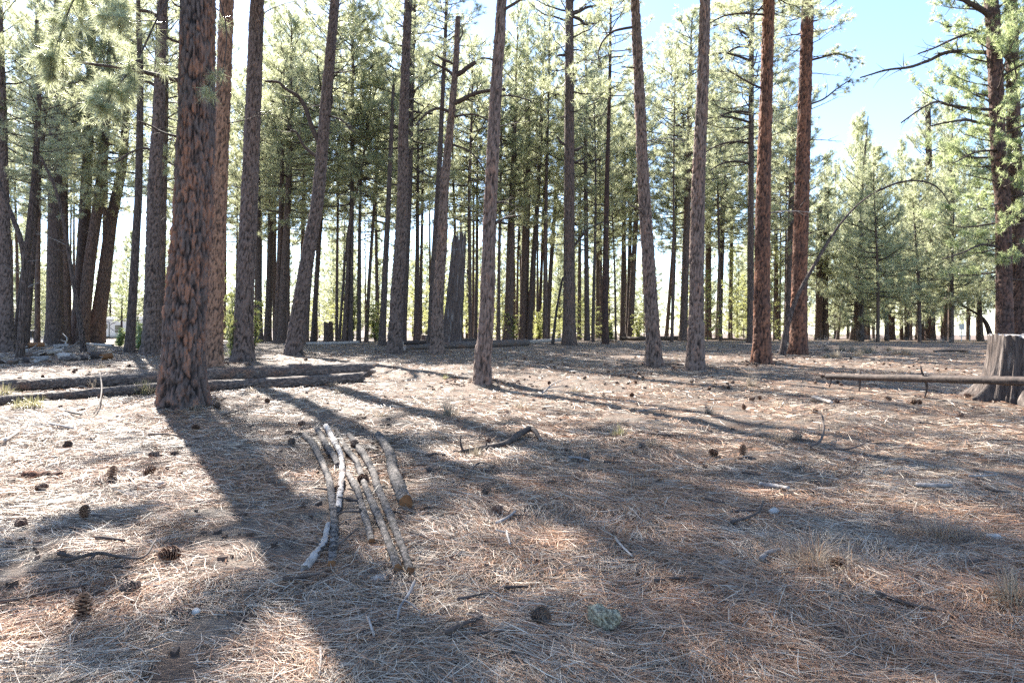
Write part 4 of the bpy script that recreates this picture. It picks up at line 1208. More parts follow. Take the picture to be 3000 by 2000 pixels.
# propped pole at the right
pts = []
for px, py, d in ((2422, 1103, 14.7), (2525, 1105, 13.9), (2716, 1109, 12.4), (2850, 1112, 11.5), (3000, 1117, 10.7), (3300, 1124, 9.6), (3560, 1128, 9.1)):
    pts.append(at(px, py, d))
log_thing('propped_pole', pts, [0.062, 0.066, 0.068, 0.07, 0.072, 0.075], 'long thin fallen pole with stubby side branches held up in front of the grey stump', 'pole', M_LIMB, seg=120, n=16, relief=0.13, seed=5, ends=(M_CUT, M_CUTPALE),
          stubs=((0.165, (0.05, 0, 1), 0.17, 0.02), (0.165, (-0.02, -0.1, -1), 0.30, 0.024), (0.335, (-0.5, 0.1, 1), 0.26, 0.022), (0.335, (-0.05, -0.1, -1), 0.32, 0.026), (0.03, (-0.2, -0.1, -1), 0.24, 0.022)))
sx, sy = pts[5].x, pts[5].y
e = tag(link('support_stump', None, loc=(sx, sy, zs(sx, sy))), 'low cut stump under the pole beyond the right picture edge', 'stump')
hz = pts[5].z - 0.07 - zs(sx, sy)
zz = np.linspace(-0.1, hz, 12)
V, Q = rot_wood(np.stack([0 * zz, 0 * zz, zz], -1), 0.2 + 0 * zz, 30, 66, M_STUMP, 'body', 0.08, 0.0, 0.1)
link('body', mk_mesh('body', V.reshape(-1, 3), Q, [M_STUMP]), e)
link('top', mk_mesh('top', np.concatenate([V[-1], [V[-1].mean(0)]]), np.stack([np.arange(30), (np.arange(30) + 1) % 30, np.full(30, 30)], -1), [M_STUMPTOP]), e)

FARLOGS = [
    ([(1185, 1025), (1290, 1021), (1400, 1018), (1545, 1012)], [0.12, 0.2, 0.22], 'long pale fallen log with cut end crossing behind the bare-topped and bowed pines', M_LOG),
    ([(1540, 1006), (1600, 1003), (1648, 1000)], [0.12, 0.16], 'pale short fallen log left of the straight grey-brown pine', M_PALEWOOD),
    ([(1818, 997), (1900, 998), (2000, 996)], [0.2, 0.22, 0.22], 'dark fallen log lying behind the curved pine', M_LIMB),
    ([(2070, 996), (2150, 997), (2215, 999)], [0.12, 0.12], 'thin dark fallen log left of the rust-red pair', M_LIMB),
    ([(1180, 1010), (1280, 1007), (1390, 1004)], [0.14, 0.18], 'grey fallen log lying behind the tall grey snag', M_LIMB),
    ([(860, 1008), (950, 1009), (1050, 1007)], [0.08, 0.11], 'thin pale fallen log behind the thick right-leaning pine', M_PALEWOOD),
    ([(1740, 993), (1780, 998), (1812, 1003)], [0.07, 0.09], 'slender dark fallen branch by the reddish slim pine', M_LIMB),
    ([(2735, 1031), (2790, 1030), (2840, 1032)], [0.045, 0.06], 'short dark log with orange end lying left of the stump', M_LIMB),
    ([(255, 1009), (300, 1013), (330, 1015)], [0.07, 0.08], 'pale thin log left of the white trailer', M_PALEWOOD),
]
for q, (pp, rr_, lb, mt) in enumerate(FARLOGS):
    log_thing('fallen_log', on_ground(pp, rr_), rr_, lb, 'log', mt, group='far fallen logs', seg=30, n=12, relief=0.12, seed=20 + q, ends=(M_CUT if q == 7 else M_CUTPALE, M_CUT if q == 0 else M_CUTPALE), broken=(False, q != 0))

# ------------------------------------------------------------------ poles laid out on the needles
def ground_path(pts, r, sink=0.85):
    out = []
    for (x, y) in pts:
        p = ground_at(x, y); p.z = zs(p.x, p.y) + r * sink + 0.012
        out.append(p)
    # a stiff pole does not follow every hump
    z = np.array([p.z for p in out]); zz = np.convolve(np.pad(z, 1, 'edge'), [0.3, 0.4, 0.3], 'valid')
    for p, q in zip(out, zz): p.z = max(p.z - 0.01, q)
    return out
POLES = [
    ([(893, 1284), (915, 1312), (942, 1360), (961, 1418), (974, 1491), (979, 1571), (971, 1672)], 0.030, 0.021, 'flaky grey pole with sawn end, leftmost of the row of laid-out poles', M_POLE, True, ((0.75, (0.8, -0.3, 0.5), 0.13, 0.009), (0.58, (-0.9, 0.1, 0.15), 0.12, 0.01), (0.93, (0.7, 0.4, 0.5), 0.16, 0.008))),
    ([(963, 1552), (950, 1600), (930, 1635), (893, 1681)], 0.016, 0.020, 'peeled whitish crooked stick tucked under the leftmost pole', M_PALEWOOD, False, ((0.7, (0.8, 0.2, 0.3), 0.09, 0.006),)),
    ([(928, 1265), (948, 1303), (974, 1348), (990, 1372)], 0.030, 0.026, 'short grey pole, second from left at the far end of the row', M_POLE, False, ((0.7, (-0.9, -0.2, 0.2), 0.1, 0.008),)),
    ([(955, 1257), (980, 1297), (996, 1348), (1004, 1386), (1001, 1437), (990, 1500)], 0.028, 0.019, 'crooked pole with bark half peeled to white, third in the row', M_POLEPATCH, False, ()),
    ([(985, 1268), (1012, 1319), (1040, 1365), (1070, 1427), (1092, 1485), (1111, 1539), (1133, 1596), (1165, 1684)], 0.024, 0.020, 'longest grey pole with sawn orange end, fourth in the row', M_POLE, True, ((0.86, (-0.9, 0.2, 0.1), 0.13, 0.009),)),
    ([(1019, 1399), (1044, 1440), (1060, 1491), (1073, 1539), (1090, 1602)], 0.022, 0.018, 'medium grey pole with two snapped side branches and sawn orange end', M_POLE, True, ((0.45, (-1, 0.1, 0.1), 0.16, 0.012), (0.62, (-0.9, -0.3, 0.1), 0.15, 0.011), (0.3, (-0.9, 0, 0.2), 0.1, 0.008))),
    ([(1023, 1281), (1050, 1316), (1070, 1357), (1092, 1399), (1111, 1443), (1133, 1507), (1159, 1568), (1184, 1635), (1202, 1694)], 0.027, 0.019, 'long grey pole with frayed bark, second from right in the row', M_POLE, True, ((0.25, (0.9, 0.1, 0.15), 0.14, 0.008), (0.55, (0.95, -0.1, 0.15), 0.2, 0.007))),
    ([(1108, 1284), (1140, 1338), (1154, 1389), (1172, 1443), (1188, 1492)], 0.038, 0.043, 'thickest short pole with broad sawn orange end, rightmost of the row', M_POLE, True, ((0.03, (-1, -0.1, 0.1), 0.2, 0.012),)),
]
for q, (pp, r0, r1, lb, mt, sawn, st) in enumerate(POLES):
    g_ = random.Random(900 + q)
    pp = [pp[0]] + [(x + g_.uniform(-3.5, 3.5), y) for x, y in pp[1:-1]] + [pp[-1]]
    st = tuple(st) + tuple((g_.uniform(0.1, 0.95), (g_.choice([-1, 1]) * g_.uniform(0.5, 1), g_.uniform(-0.5, 0.5), g_.uniform(0.1, 0.8)), g_.uniform(0.025, 0.07), g_.uniform(0.006, 0.011)) for _ in range(5))
    log_thing('cut_pole', ground_path(pp, max(r0, r1)), [k_ * 1.15 for k_ in (r0 * g_.uniform(0.85, 1.1), r0 * 1.05, (r0 + r1) / 2 * g_.uniform(0.85, 1.12), (r0 + r1) / 2, r1 * g_.uniform(0.9, 1.15), r1)], lb, 'pole', mt, group='poles laid out in a row', seg=260, n=18, relief=0.3, ff=22.0, seed=40 + q, stubs=st, ends=(M_CUTPALE, M_CUT if sawn else M_PALEWOOD), stubmat=M_TWIG, broken=(True, not sawn))

# the crooked branch in the middle of the clearing
cb_pts = ground_path([(1350, 1332), (1410, 1322), (1480, 1308), (1530, 1284), (1560, 1276), (1583, 1296)], 0.03)
cb_pts[3].z += 0.03; cb_pts[4].z += 0.05
log_thing('crooked_branch', cb_pts, [0.016, 0.026, 0.034, 0.04, 0.036, 0.02], 'dark crooked branch with an upright forked tip lying alone mid-clearing', 'branch', M_LIMB, seg=60, n=12, relief=0.12, seed=61, stubs=((0.02, (-0.15, 0, 1), 0.16, 0.014), (0.03, (-0.6, -0.8, 0.05), 0.12, 0.012), (0.8, (0.3, -0.6, -0.1), 0.12, 0.016), (0.25, (0.1, 0.1, 1), 0.07, 0.012)), broken=(True, True))

# ------------------------------------------------------------------ twigs and sticks on the ground
def twig(name, pts, w0, w1, label, mat, group=None, lift=None, seed=0, side=(), cat='twig'):
    W = []
    w0 *= 1.35; w1 *= 1.35
    for i, (x, y) in enumerate(pts):
        p = ground_at(x, y)
        p.z = zs(p.x, p.y) + 0.024 + (lift[i] if lift else 0.0) + w0 / 2
        W.append(p)
    base = W[len(W) // 2].copy()
    d = base.y
    P = spline([list(p - base) for p in W], 6 * len(W))
    mb = MB()
    add_tube(mb, P, np.linspace(w0, w1, len(P)) / 2, 7, rough=0.15, seed=seed)
    o = tag(link(name, None, loc=base), label, cat, group)
    link('stem', mb.mesh('stem', [mat]), o)
    g = np.random.default_rng(seed + 9)
    for (u, dx, dy, dz) in side:
        p = P[int(u * (len(P) - 1))]
        dv = np.array([dx, dy, dz])
        m2 = MB(); add_tube(m2, spline([p, p + dv * 0.5 + g.normal(0, 0.012, 3), p + dv], 6), np.linspace(w0 * 0.35, w1 * 0.3, 6), 5, rough=0.1, seed=seed)
        link('side_twig', m2.mesh('side_twig', [mat]), o)
    return o
G_TW = 'twigs scattered on the needles'
twig('fallen_twig', [(190, 1675), (285, 1655), (350, 1662), (420, 1660), (455, 1632)], 0.016, 0.008, 'dark branching twig with upturned tip among the near left cones', M_TWIG, G_TW, [0.02, 0.03, 0.02, 0.02, 0.06], 1, ((0.25, 0.02, -0.10, -0.01), (0.1, -0.15, -0.04, 0)))
twig('fallen_twig', [(-40, 1790), (60, 1778), (130, 1758), (250, 1733)], 0.014, 0.006, 'long thin dark twig at the lower left edge', M_TWIG, G_TW, None, 2, ((0.55, 0.02, -0.10, 0.0),))
twig('fallen_twig', [(80, 1692), (150, 1690), (200, 1688)], 0.009, 0.005, 'short thin twig left of the branching twig', M_TWIG, G_TW, None, 3)
twig('fallen_twig', [(280, 1590), (320, 1594), (365, 1603)], 0.016, 0.012, 'stubby dark twig above the branching twig', M_TWIG, G_TW, None, 4)
twig('fallen_twig', [(2140, 1545), (2190, 1532), (2222, 1518), (2236, 1500)], 0.017, 0.010, 'curved black twig with orange tip pointing at the white stone', M_TWIG, G_TW, [0, 0, 0.01, 0.04], 5)
twig('fallen_twig', [(2375, 1318), (2405, 1308), (2413, 1285), (2406, 1262), (2380, 1252)], 0.024, 0.012, 'hooked dark twig curling upward at the right', M_TWIG, G_TW, [0, 0.04, 0.12, 0.18, 0.18], 6)
twig('fallen_twig', [(2425, 1325), (2490, 1326), (2550, 1310)], 0.018, 0.008, 'thin dark stick right of the hooked twig', M_TWIG, G_TW, [0, 0.01, 0.04], 7)
twig('fallen_twig', [(2310, 1292), (2345, 1296), (2380, 1300)], 0.014, 0.008, 'thin dark stick pointing at the hooked twig', M_TWIG, G_TW, None, 8)
twig('fallen_twig', [(1803, 1594), (1822, 1615), (1852, 1648)], 0.013, 0.008, 'peeled whitish twig lying mid-foreground', M_PALEWOOD, G_TW, None, 9)
twig('fallen_twig', [(1215, 1748), (1195, 1775), (1172, 1805), (1164, 1838)], 0.012, 0.007, 'crooked grey and white twig below the pole row', M_DEADGREY, G_TW, [0.04, 0.02, 0.01, 0], 10, ((0.5, 0.10, -0.14, 0.0),))
twig('fallen_twig', [(1308, 1880), (1350, 1858), (1412, 1830)], 0.020, 0.015, 'straight purplish brown stick left of the lichen rock', M_LIMB, G_TW, None, 11)
twig('fallen_twig', [(1320, 1888), (1400, 1880), (1480, 1868)], 0.009, 0.005, 'thin dark twig under the purplish stick', M_TWIG, G_TW, None, 12)
twig('fallen_twig', [(1078, 1830), (1088, 1860), (1096, 1890)], 0.009, 0.006, 'tiny white twig standing out lower centre', M_PALEWOOD, G_TW, None, 13)
twig('fallen_twig', [(938, 1920), (940, 1955), (936, 2000)], 0.009, 0.006, 'white twig cut by the bottom edge', M_PALEWOOD, G_TW, None, 14)
twig('fallen_twig', [(2565, 1755), (2640, 1785), (2740, 1808)], 0.016, 0.010, 'straight dark stick at the lower right', M_TWIG, G_TW, None, 15)
twig('fallen_twig', [(2230, 1662), (2250, 1642), (2285, 1630)], 0.024, 0.017, 'short grey bent stick left of the dry bunchgrass', M_DEADGREY, G_TW, None, 16)
twig('fallen_twig', [(1484, 1572), (1488, 1590), (1494, 1612)], 0.014, 0.009, 'small white forked twig right of the poles', M_PALEWOOD, G_TW, None, 17, ((0.1, -0.07, 0.03, 0.01),))
twig('fallen_twig', [(1450, 1405), (1405, 1385), (1375, 1400), (1360, 1408)], 0.014, 0.006, 'curled thin dark twig below the crooked branch', M_TWIG, G_TW, [0.08, 0.06, 0.01, 0], 18)
twig('fallen_twig', [(1455, 1548), (1490, 1530), (1510, 1515)], 0.018, 0.012, 'grey stick half buried right of the poles', M_DEADGREY, G_TW, None, 19)
twig('fallen_twig', [(1250, 1345), (1275, 1340), (1305, 1342)], 0.02, 0.014, 'dark stick left of the crooked branch', M_TWIG, G_TW, None, 20)
twig('fallen_twig', [(1112, 1253), (1140, 1248), (1160, 1228)], 0.014, 0.008, 'dark forked twig above the thickest pole', M_TWIG, G_TW, None, 21)
twig('fallen_twig', [(292, 1145), (298, 1170), (292, 1200), (275, 1220)], 0.022, 0.012, 'bent dark twig standing up against the front fallen log', M_TWIG, G_TW, [0.34, 0.2, 0.08, 0], 22)
twig('fallen_twig', [(160, 1213), (185, 1222), (205, 1234)], 0.018, 0.01, 'curved dark twig left of the charred pine', M_TWIG, G_TW, None, 23)
twig('fallen_twig', [(192, 1211), (215, 1217), (240, 1223)], 0.026, 0.018, 'thick short dark twig left of the charred pine', M_TWIG, G_TW, None, 24)
twig('fallen_twig', [(435, 1282), (480, 1280), (525, 1285)], 0.02, 0.014, 'dark straight stick in front of the charred pine', M_TWIG, G_TW, None, 25)
twig('fallen_twig', [(650, 1222), (675, 1216), (700, 1208)], 0.018, 0.012, 'dark stick right of the charred pine foot', M_TWIG, G_TW, None, 26)
twig('fallen_twig', [(15, 1300), (35, 1288), (55, 1276)], 0.03, 0.022, 'pale broken stick at the left edge', M_PALEWOOD, G_TW, None, 27)
twig('fallen_twig', [(145, 1250), (185, 1258), (215, 1264)], 0.026, 0.02, 'pale grey stick in the sunlit needles at left', M_DEADGREY, G_TW, None, 28)
twig('fallen_twig', [(1868, 1212), (1900, 1206), (1950, 1204)], 0.02, 0.01, 'thin forked pale branch in the striped shade at centre right', M_DEADGREY, G_TW, None, 29, ((0.4, 0.3, -0.2, 0.05),))
twig('fallen_twig', [(1588, 1158), (1615, 1145), (1625, 1140)], 0.024, 0.012, 'pale forked branch right of the bowed pine', M_DEADGREY, G_TW, [0, 0.08, 0.12], 30, ((0.3, 0.4, 0.0, 0.06), (0.6, 0.35, 0.1, 0.12)))
twig('fallen_twig', [(2685, 1435), (2740, 1440), (2790, 1438)], 0.03, 0.024, 'flat grey weathered slab of wood at the right', M_DEADGREY, G_TW, None, 31)
twig('fallen_twig', [(2225, 1434), (2270, 1440), (2310, 1446)], 0.03, 0.022, 'pale splintered slab of wood right of centre', M_DEADGREY, G_TW, None, 32)
twig('fallen_twig', [(2840, 1406), (2880, 1405), (2920, 1402)], 0.016, 0.012, 'grey stick near the right edge', M_DEADGREY, G_TW, None, 33)
twig('fallen_twig', [(2382, 1172), (2410, 1180), (2436, 1188)], 0.05, 0.04, 'white peeled wood piece below the propped pole', M_PALEWOOD, G_TW, None, 34)
twig('fallen_twig', [(1665, 1350), (1700, 1352), (1725, 1360)], 0.02, 0.014, 'grey stick with a cone at its end mid-clearing', M_DEADGREY, G_TW, None, 35)
twig('fallen_twig', [(1200, 1572), (1230, 1590), (1280, 1610)], 0.008, 0.004, 'wiry dark twig at the near end of the poles', M_TWIG, G_TW, [0, 0.02, 0], 36)
for q in range(46):
    g = rnd
    px, py = g.uniform(60, 2950), 1010 + 760 * g.random() ** 1.6
    ln = g.uniform(0.12, 0.5) if py < 1300 else g.uniform(0.06, 0.2)
    p = ground_at(px, py); k = ln / p.y * F
    a = g.uniform(-0.25, 0.25)
    twig('fallen_twig', [(px - k / 2, py - k * a / 2), (px, py + g.uniform(-3, 3)), (px + k / 2, py + k * a / 2)], g.uniform(0.008, 0.02), 0.006, 'small dark twig dropped on the needle carpet', g.choice([M_TWIG, M_TWIG, M_LIMB]), 'small loose twigs', None, 100 + q)

# bark slab at the left
b = ground_at(127, 1398)
mb = MB()
u = np.linspace(-1, 1, 12); v = np.linspace(-1, 1, 5)
U, W_ = np.meshgrid(u, v)
X = U * 0.17 + 0.01 * np.sin(W_ * 7); Y = W_ * 0.05 * (1 - 0.3 * U ** 4); Z = 0.03 * (1 - W_ ** 2) + 0.012 * np.sin(U * 9 + W_ * 3) + 0.012
n = 12
top = np.stack([X, Y, Z], -1).reshape(-1, 3); bot = top - [0, 0, 0.014]
i = np.arange(4)[:, None] * n; j = np.arange(11)[None]
q4 = np.stack([i + j, i + j + 1, i + n + j + 1, i + n + j], -1).reshape(-1, 4)
mb.add(np.concatenate([top, bot]), np.concatenate([q4, q4[:, ::-1] + 60]))
rim = [k for k in range(12)] + [12 * r + 11 for r in range(1, 5)] + [48 + k for k in range(10, -1, -1)] + [12 * r for r in range(3, 0, -1)]
mb.add(np.concatenate([top, bot]), np.array([[rim[k], rim[(k + 1) % len(rim)], rim[(k + 1) % len(rim)] + 60, rim[k] + 60] for k in range(len(rim))]))
tag(link('bark_slab', mb.mesh('bark_slab', [BARK['rust'][False]]), None, b + Vector((0, 0, 0.01)), (0.1, 0.05, 0.05)), 'curved slab of loose dark bark lying in sunlit needles at the left', 'bark')

# ------------------------------------------------------------------ pine cones
def cone_mesh(seed, openness, mat):
    g = np.random.default_rng(seed)
    mb = MB()
    L, Rm = 0.1, 0.031
    zs_ = np.linspace(0, 1, 9)
    prof = np.sin(np.pi * np.clip(0.12 + zs_ * 0.86, 0, 1)) ** 0.7
    add_tube(mb, np.stack([0 * zs_, 0 * zs_, zs_ * L], -1), 0.017 * prof, 8)
    ns = 64
    for k in range(ns):
        t = (k + 0.5) / ns
        a = k * 2.39996
        pr = math.sin(math.pi * min(1, 0.16 + t * 0.8)) ** 0.75
        r = Rm * pr * g.uniform(0.95, 1.35)
        z = t * L * 0.97
        o = np.array([math.cos(a), math.sin(a), 0]); sd = np.array([-math.sin(a), math.cos(a), 0]); up = np.array([0, 0, 1.0])
        el = openness * (1 - t) + 0.75 * t + g.uniform(-0.12, 0.12)
        tip = o * r * math.cos(el * 0.6) + up * (z + r * math.sin(el) * 0.75)
        root = o * 0.007 * pr + up * z
        w = 0.0125 * (0.55 + 0.6 * pr)
        mid = (root + tip) / 2 + up * 0.001
        th = up * 0.0035
        v = [root, mid - sd * w * 0.7, mid + sd * w * 0.7, tip - sd * w, tip + sd * w, tip + o * 0.004 + up * 0.004, tip - sd * w * 0.8 - th, tip + sd * w * 0.8 - th]
        mb.add(np.array(v), np.array([[0, 1, 2], [1, 3, 2], [2, 3, 4], [3, 5, 4], [3, 6, 5], [6, 7, 5], [7, 4, 5], [0, 6, 1], [1, 6, 3], [0, 2, 7], [2, 4, 7], [0, 7, 6]]))
        mb.m3[-1][3:7] = 1
    return mb.mesh('pine_cone', [mat, M_CONETIP], smooth=False)
CONES = [cone_mesh(1, 0.15, M_CONE), cone_mesh(2, -0.05, M_CONE), cone_mesh(3, 0.3, M_CONE), cone_mesh(4, 0.1, M_CONEGREY)]
CGRP = 'pine cones on the forest floor'
def cone(px, py, label, k=None, pose=None, s=None, group=CGRP):
    g = rnd
    p = ground_at(px, py)
    s = s or g.uniform(0.92, 1.2)
    me = CONES[k if k is not None else g.choice([0, 1, 2, 3])]
    if pose == 'up':
        rot = (g.uniform(-0.35, 0.35), g.uniform(-0.35, 0.35), g.uniform(0, 6.28)); z = 0.0
    else:
        rot = (R(90) + g.uniform(-0.5, 0.35), 0, g.uniform(0, 6.28)); z = g.uniform(0.012, 0.028) * s
    o = link('pine_cone', me, None, p + Vector((0, 0, z + 0.014)), rot, (s, s, s))
    return tag(o, label, 'pine cone', group)
NEARC = [
    (583, 1258, 'pine cone in the shadow right in front of the charred pine', 0, None), (325, 1405, 'open pine cone standing in the sun left of the charred pine shadow', 1, 'up'),
    (106, 1442, 'pine cone next to a dark twig near the left edge', 0, None), (244, 1526, 'upright pine cone half lit at the left', 0, 'up'), (60, 1552, 'backlit orange pine cone at the left edge', 2, None),
    (523, 1638, 'lone pine cone lying left of the poles in the shade', 1, None), (238, 1820, 'upright pine cone at the lower left', 0, 'up'), (358, 1748, 'dark pine cone sunk in needles at the lower left', 3, None),
    (628, 1196, 'grey pine cone at the right foot of the charred pine', 3, None), (501, 1337, 'small dark pine cone beyond the sunlit patch at left', 3, None), (190, 1318, 'small dark pine cone far left in bright needles', 3, None),
    (420, 1398, 'tiny pine cone right of the backlit open one', 0, None), (461, 1342, 'flat dark pine cone left of the small one by the shadow edge', 3, None), (789, 1181, 'dark pine cone beside the front fallen log', 0, None),
    (614, 1140, 'pine cone against the front fallen log right of the charred pine', 2, None), (285, 1169, 'pine cone under the bent twig at the front log', 2, None),
    (876, 1249, 'dark red pine cone at the far end of the poles, upper one of two', 0, None), (857, 1272, 'dark red pine cone at the far end of the poles, lower one of two', 0, None), (866, 1281, 'grey weathered pine cone left of the pole tips', 3, None), (858, 1305, 'grey pine cone left of the leftmost pole', 3, None),
    (1055, 1414, 'large open pine cone lying between the middle poles', 1, None), (1185, 1404, 'open pine cone right of the thickest pole', 0, None), (1033, 1318, 'small dark pine cone between the far ends of the poles', 0, None), (982, 1443, 'pine cone wedged beside the half-peeled pole', 0, None),
    (1420, 1457, 'grey pine cone at the edge of the sunlit strip below the crooked branch', 3, None), (1450, 1510, 'reddish pine cone in the shade right of the poles', 0, None), (1570, 1826, 'faded pine cone left of the lichen rock', 3, None), (1429, 1301, 'dark pine cone behind the crooked branch', 0, None), (1258, 1388, 'bark-like dark pine cone between poles and crooked branch', 3, None),
    (1876, 1314, 'dark pine cone mid-clearing beside a pale stick', 3, None), (2101, 1335, 'reddish pine cone, left of two in the striped shade', 0, None), (2174, 1338, 'upright pine cone, right of two in the striped shade', 0, 'up'), (2180, 1203, 'standing pine cone in sunlit strip right of centre', 0, 'up'),
    (2380, 1208, 'large dark pine cone left of the white wood piece', 0, None), (2210, 1174, 'pine cone, left of a touching pair right of centre', 0, None), (2229, 1173, 'pine cone, right of a touching pair right of centre', 2, None), (1847, 1164, 'dark pine cone, right of two in the middle distance', 0, None), (1768, 1162, 'dark pine cone, left of two in the middle distance', 0, None), (1722, 1354, 'grey pine cone at the end of the grey stick', 3, None),
    (2457, 1184, 'dark pine cone just below the propped pole, left of two', 0, None), (2490, 1173, 'dark pine cone just below the propped pole, right of two', 0, None), (2669, 1184, 'pine cone left of the stump roots, left of a pair', 0, None), (2696, 1184, 'pine cone left of the stump roots, right of a pair', 1, None), (2612, 1175, 'small pine cone below the middle of the propped pole', 0, None),
    (2845, 1166, 'reddish pine cone lying on the stump root', 0, None), (2820, 1222, 'small orange pine cone in front of the stump', 2, None), (2471, 1662, 'reddish pine cone buried beside the near dry bunchgrass', 2, None),
]
for (x, y, lb, k, po) in NEARC:
    cone(x, y, lb, k, po)
done = []
cnt = 0
while cnt < 160:
    
    if cnt % 4 == 0: ccx, ccy = rnd.uniform(1480, 2890), 1004 + 150 * rnd.random() ** 1.25
    px = ccx + rnd.gauss(0, 60); py = max(1003, ccy + rnd.gauss(0, 9))
    if px < 1700 and py > 1090 and rnd.random() < 0.6: continue
    cnt += 1
    cone(px, py, 'pine cone among the many strewn over the right-hand clearing', None, None, rnd.uniform(0.6, 1.05), 'cones strewn over the right-hand clearing')
for q in range(26):
    cone(rnd.uniform(40, 900), rnd.uniform(1040, 1110), 'pine cone scattered behind the pair of fallen logs', None, None, rnd.uniform(0.95, 1.4), 'cones behind the fallen logs')

# ------------------------------------------------------------------ stones
def stone(name, px, py, size, label, mat, seed, flat=0.7, sink=0.3, cat='stone', det=4, jag=0.25):
    import bmesh
    bm = bmesh.new(); bmesh.ops.create_icosphere(bm, subdivisions=det, radius=1.0)
    g = np.random.default_rng(seed)
    V = np.array([v.co[:] for v in bm.verts]); fz = np.array([[v.index for v in f.verts] for f in bm.faces]); bm.free()
    r = 1 + jag * 2 * (fbm(V[:, 0] * 1.6 + seed, V[:, 1] * 1.6 + V[:, 2] * 1.3, 2, seed) - 0.5) + jag * 0.7 * (fbm(V[:, 0] * 6 + V[:, 2] * 3, V[:, 1] * 6 + V[:, 2] * 4, 3, seed + 1) - 0.5)
    # facets
    for _ in range(7):
        d = g.normal(0, 1, 3); d /= np.linalg.norm(d)
        h = (V * r[:, None]) @ d; cut = g.uniform(0.72, 0.95)
        r = np.where(h > cut, r * cut / np.maximum(h, 1e-6), r)
    V = V * r[:, None] * np.array([1, 0.8, flat]) * size / 2
    p = ground_at(px, py)
    o = link(name, mk_mesh(name, V, fz, [mat], smooth=det > 3), None, p + Vector((0, 0, size / 2 * flat * (1 - sink))), (0, 0, g.uniform(0, 6.28)))
    return tag(o, label, cat)
stone('lichen_rock', 1772, 1852, 0.165, 'fist-sized rock crusted with pale green lichen in the near needles', M_LICHEN, 5, 0.8, 0.22, det=5, jag=0.6)
stone('small_stone', 2266, 1506, 0.09, 'pale whitish stone beside the curved black twig', M_STONE, 6, 0.6)
stone('small_stone', 470, 1425, 0.09, 'small tan stone at the lower edge of the sunlit patch', M_STONETAN, 7, 0.55)
stone('small_stone', 2126, 1660, 0.10, 'flat grey-tan stone left of the bunchgrass', M_STONETAN, 8, 0.35)
stone('small_stone', 2572, 1712, 0.05, 'small white stone below the bunchgrass', M_STONE, 9, 0.5)
stone('small_stone', 575, 1800, 0.05, 'small pale pebble at the lower left', M_STONE, 10, 0.7)
stone('small_stone', 2100, 1744, 0.04, 'small orange-tan pebble in the lower right needles', M_STONETAN, 11, 0.5)
stone('small_stone', 2600, 1908, 0.035, 'tiny white pebble near the lower right', M_STONE, 12, 0.6)
stone('small_stone', 1990, 1375, 0.08, 'flat pale stone flush with the needles in the sunlit strip', M_STONE, 13, 0.3)
stone('small_stone', 1110, 1700, 0.11, 'flat pale rock chip below the near ends of the poles', M_STONE, 14, 0.25)
stone('small_stone', 2910, 1580, 0.11, 'pale flat rock right of the rear bunchgrass', M_STONE, 15, 0.35)
stone('small_stone', 2280, 1032, 0.4, 'reddish rock lying behind the rust-red pair', M_STONETAN, 16, 0.4)

# ------------------------------------------------------------------ grass
def grass_mesh(seed, n, h, spread, w, mat, lean=0.5):
    g = np.random.default_rng(seed)
    a = g.uniform(0, 6.28, n); r = np.abs(g.normal(0, spread * 0.35, n))
    x0 = np.cos(a) * r; y0 = np.sin(a) * r
    b = a + g.normal(0, 0.7, n); L = h * g.uniform(0.4, 1.15, n); ln = np.abs(g.normal(lean, 0.35, n))
    V = np.empty((n, 4, 2, 3))
    for k, t in enumerate((0, 0.35, 0.7, 1.0)):
        o = L * t * np.minimum(1, ln) * (0.35 + 0.65 * t); z = L * t * np.sqrt(np.maximum(0.02, 1 - np.minimum(1, ln) ** 2 * t)) - 0.01
        z = np.maximum(z * (1 - 0.35 * t * np.minimum(ln, 1)), 0.004 + 0 * z) - (0.012 if k == 0 else 0)
        cx = x0 + np.cos(b) * o; cy = y0 + np.sin(b) * o
        ww = w * (1 - 0.75 * t) / 2
        tw = b + np.pi / 2 + g.normal(0, 0.5, n)
        V[:, k, 0] = np.stack([cx - np.cos(tw) * ww, cy - np.sin(tw) * ww, z], -1)
        V[:, k, 1] = np.stack([cx + np.cos(tw) * ww, cy + np.sin(tw) * ww, z], -1)
    base = (np.arange(n) * 8)[:, None]
    Q = np.concatenate([base + np.array([[2 * k, 2 * k + 1, 2 * k + 3, 2 * k + 2]]) for k in range(3)])
    return mk_mesh('blades', V.reshape(-1, 3), Q, [mat], smooth=False, attrs={'tint': np.repeat(g.uniform(0, 0.94, n), 8)})
GR = {'big': grass_mesh(1, 420, 0.30, 0.34, 0.0046, M_STRAW, 1.0), 'bigred': grass_mesh(2, 110, 0.22, 0.30, 0.0035, M_STRAWRED, 0.65), 'tuft': grass_mesh(3, 150, 0.2, 0.16, 0.006, M_STRAW, 0.5),
      'green': grass_mesh(4, 150, 0.22, 0.2, 0.007, M_GRASSG, 0.6), 'low': grass_mesh(5, 120, 0.12, 0.22, 0.008, M_STRAW, 0.7), 'stalk': grass_mesh(6, 4, 0.4, 0.16, 0.004, M_STRAW, 0.2)}
def grass(px, py, kinds, s, label, group=None):
    p = ground_at(px, py)
    e = tag(link('grass_tuft', None, loc=p, rot=(0, 0, rnd.uniform(0, 6.28)), scale=(s, s, s)), label, 'grass', group)
    for k in kinds:
        link('blades' if k != 'stalk' else 'stalk', GR[k], e, None, (0, 0, rnd.uniform(0, 6.28)))
    return e
G_GR = 'dry grass tufts'
grass(2385, 1655, ('big', 'bigred', 'stalk'), 0.95, 'large dry bunchgrass with straw blades and reddish stems, nearer to the middle', G_GR)
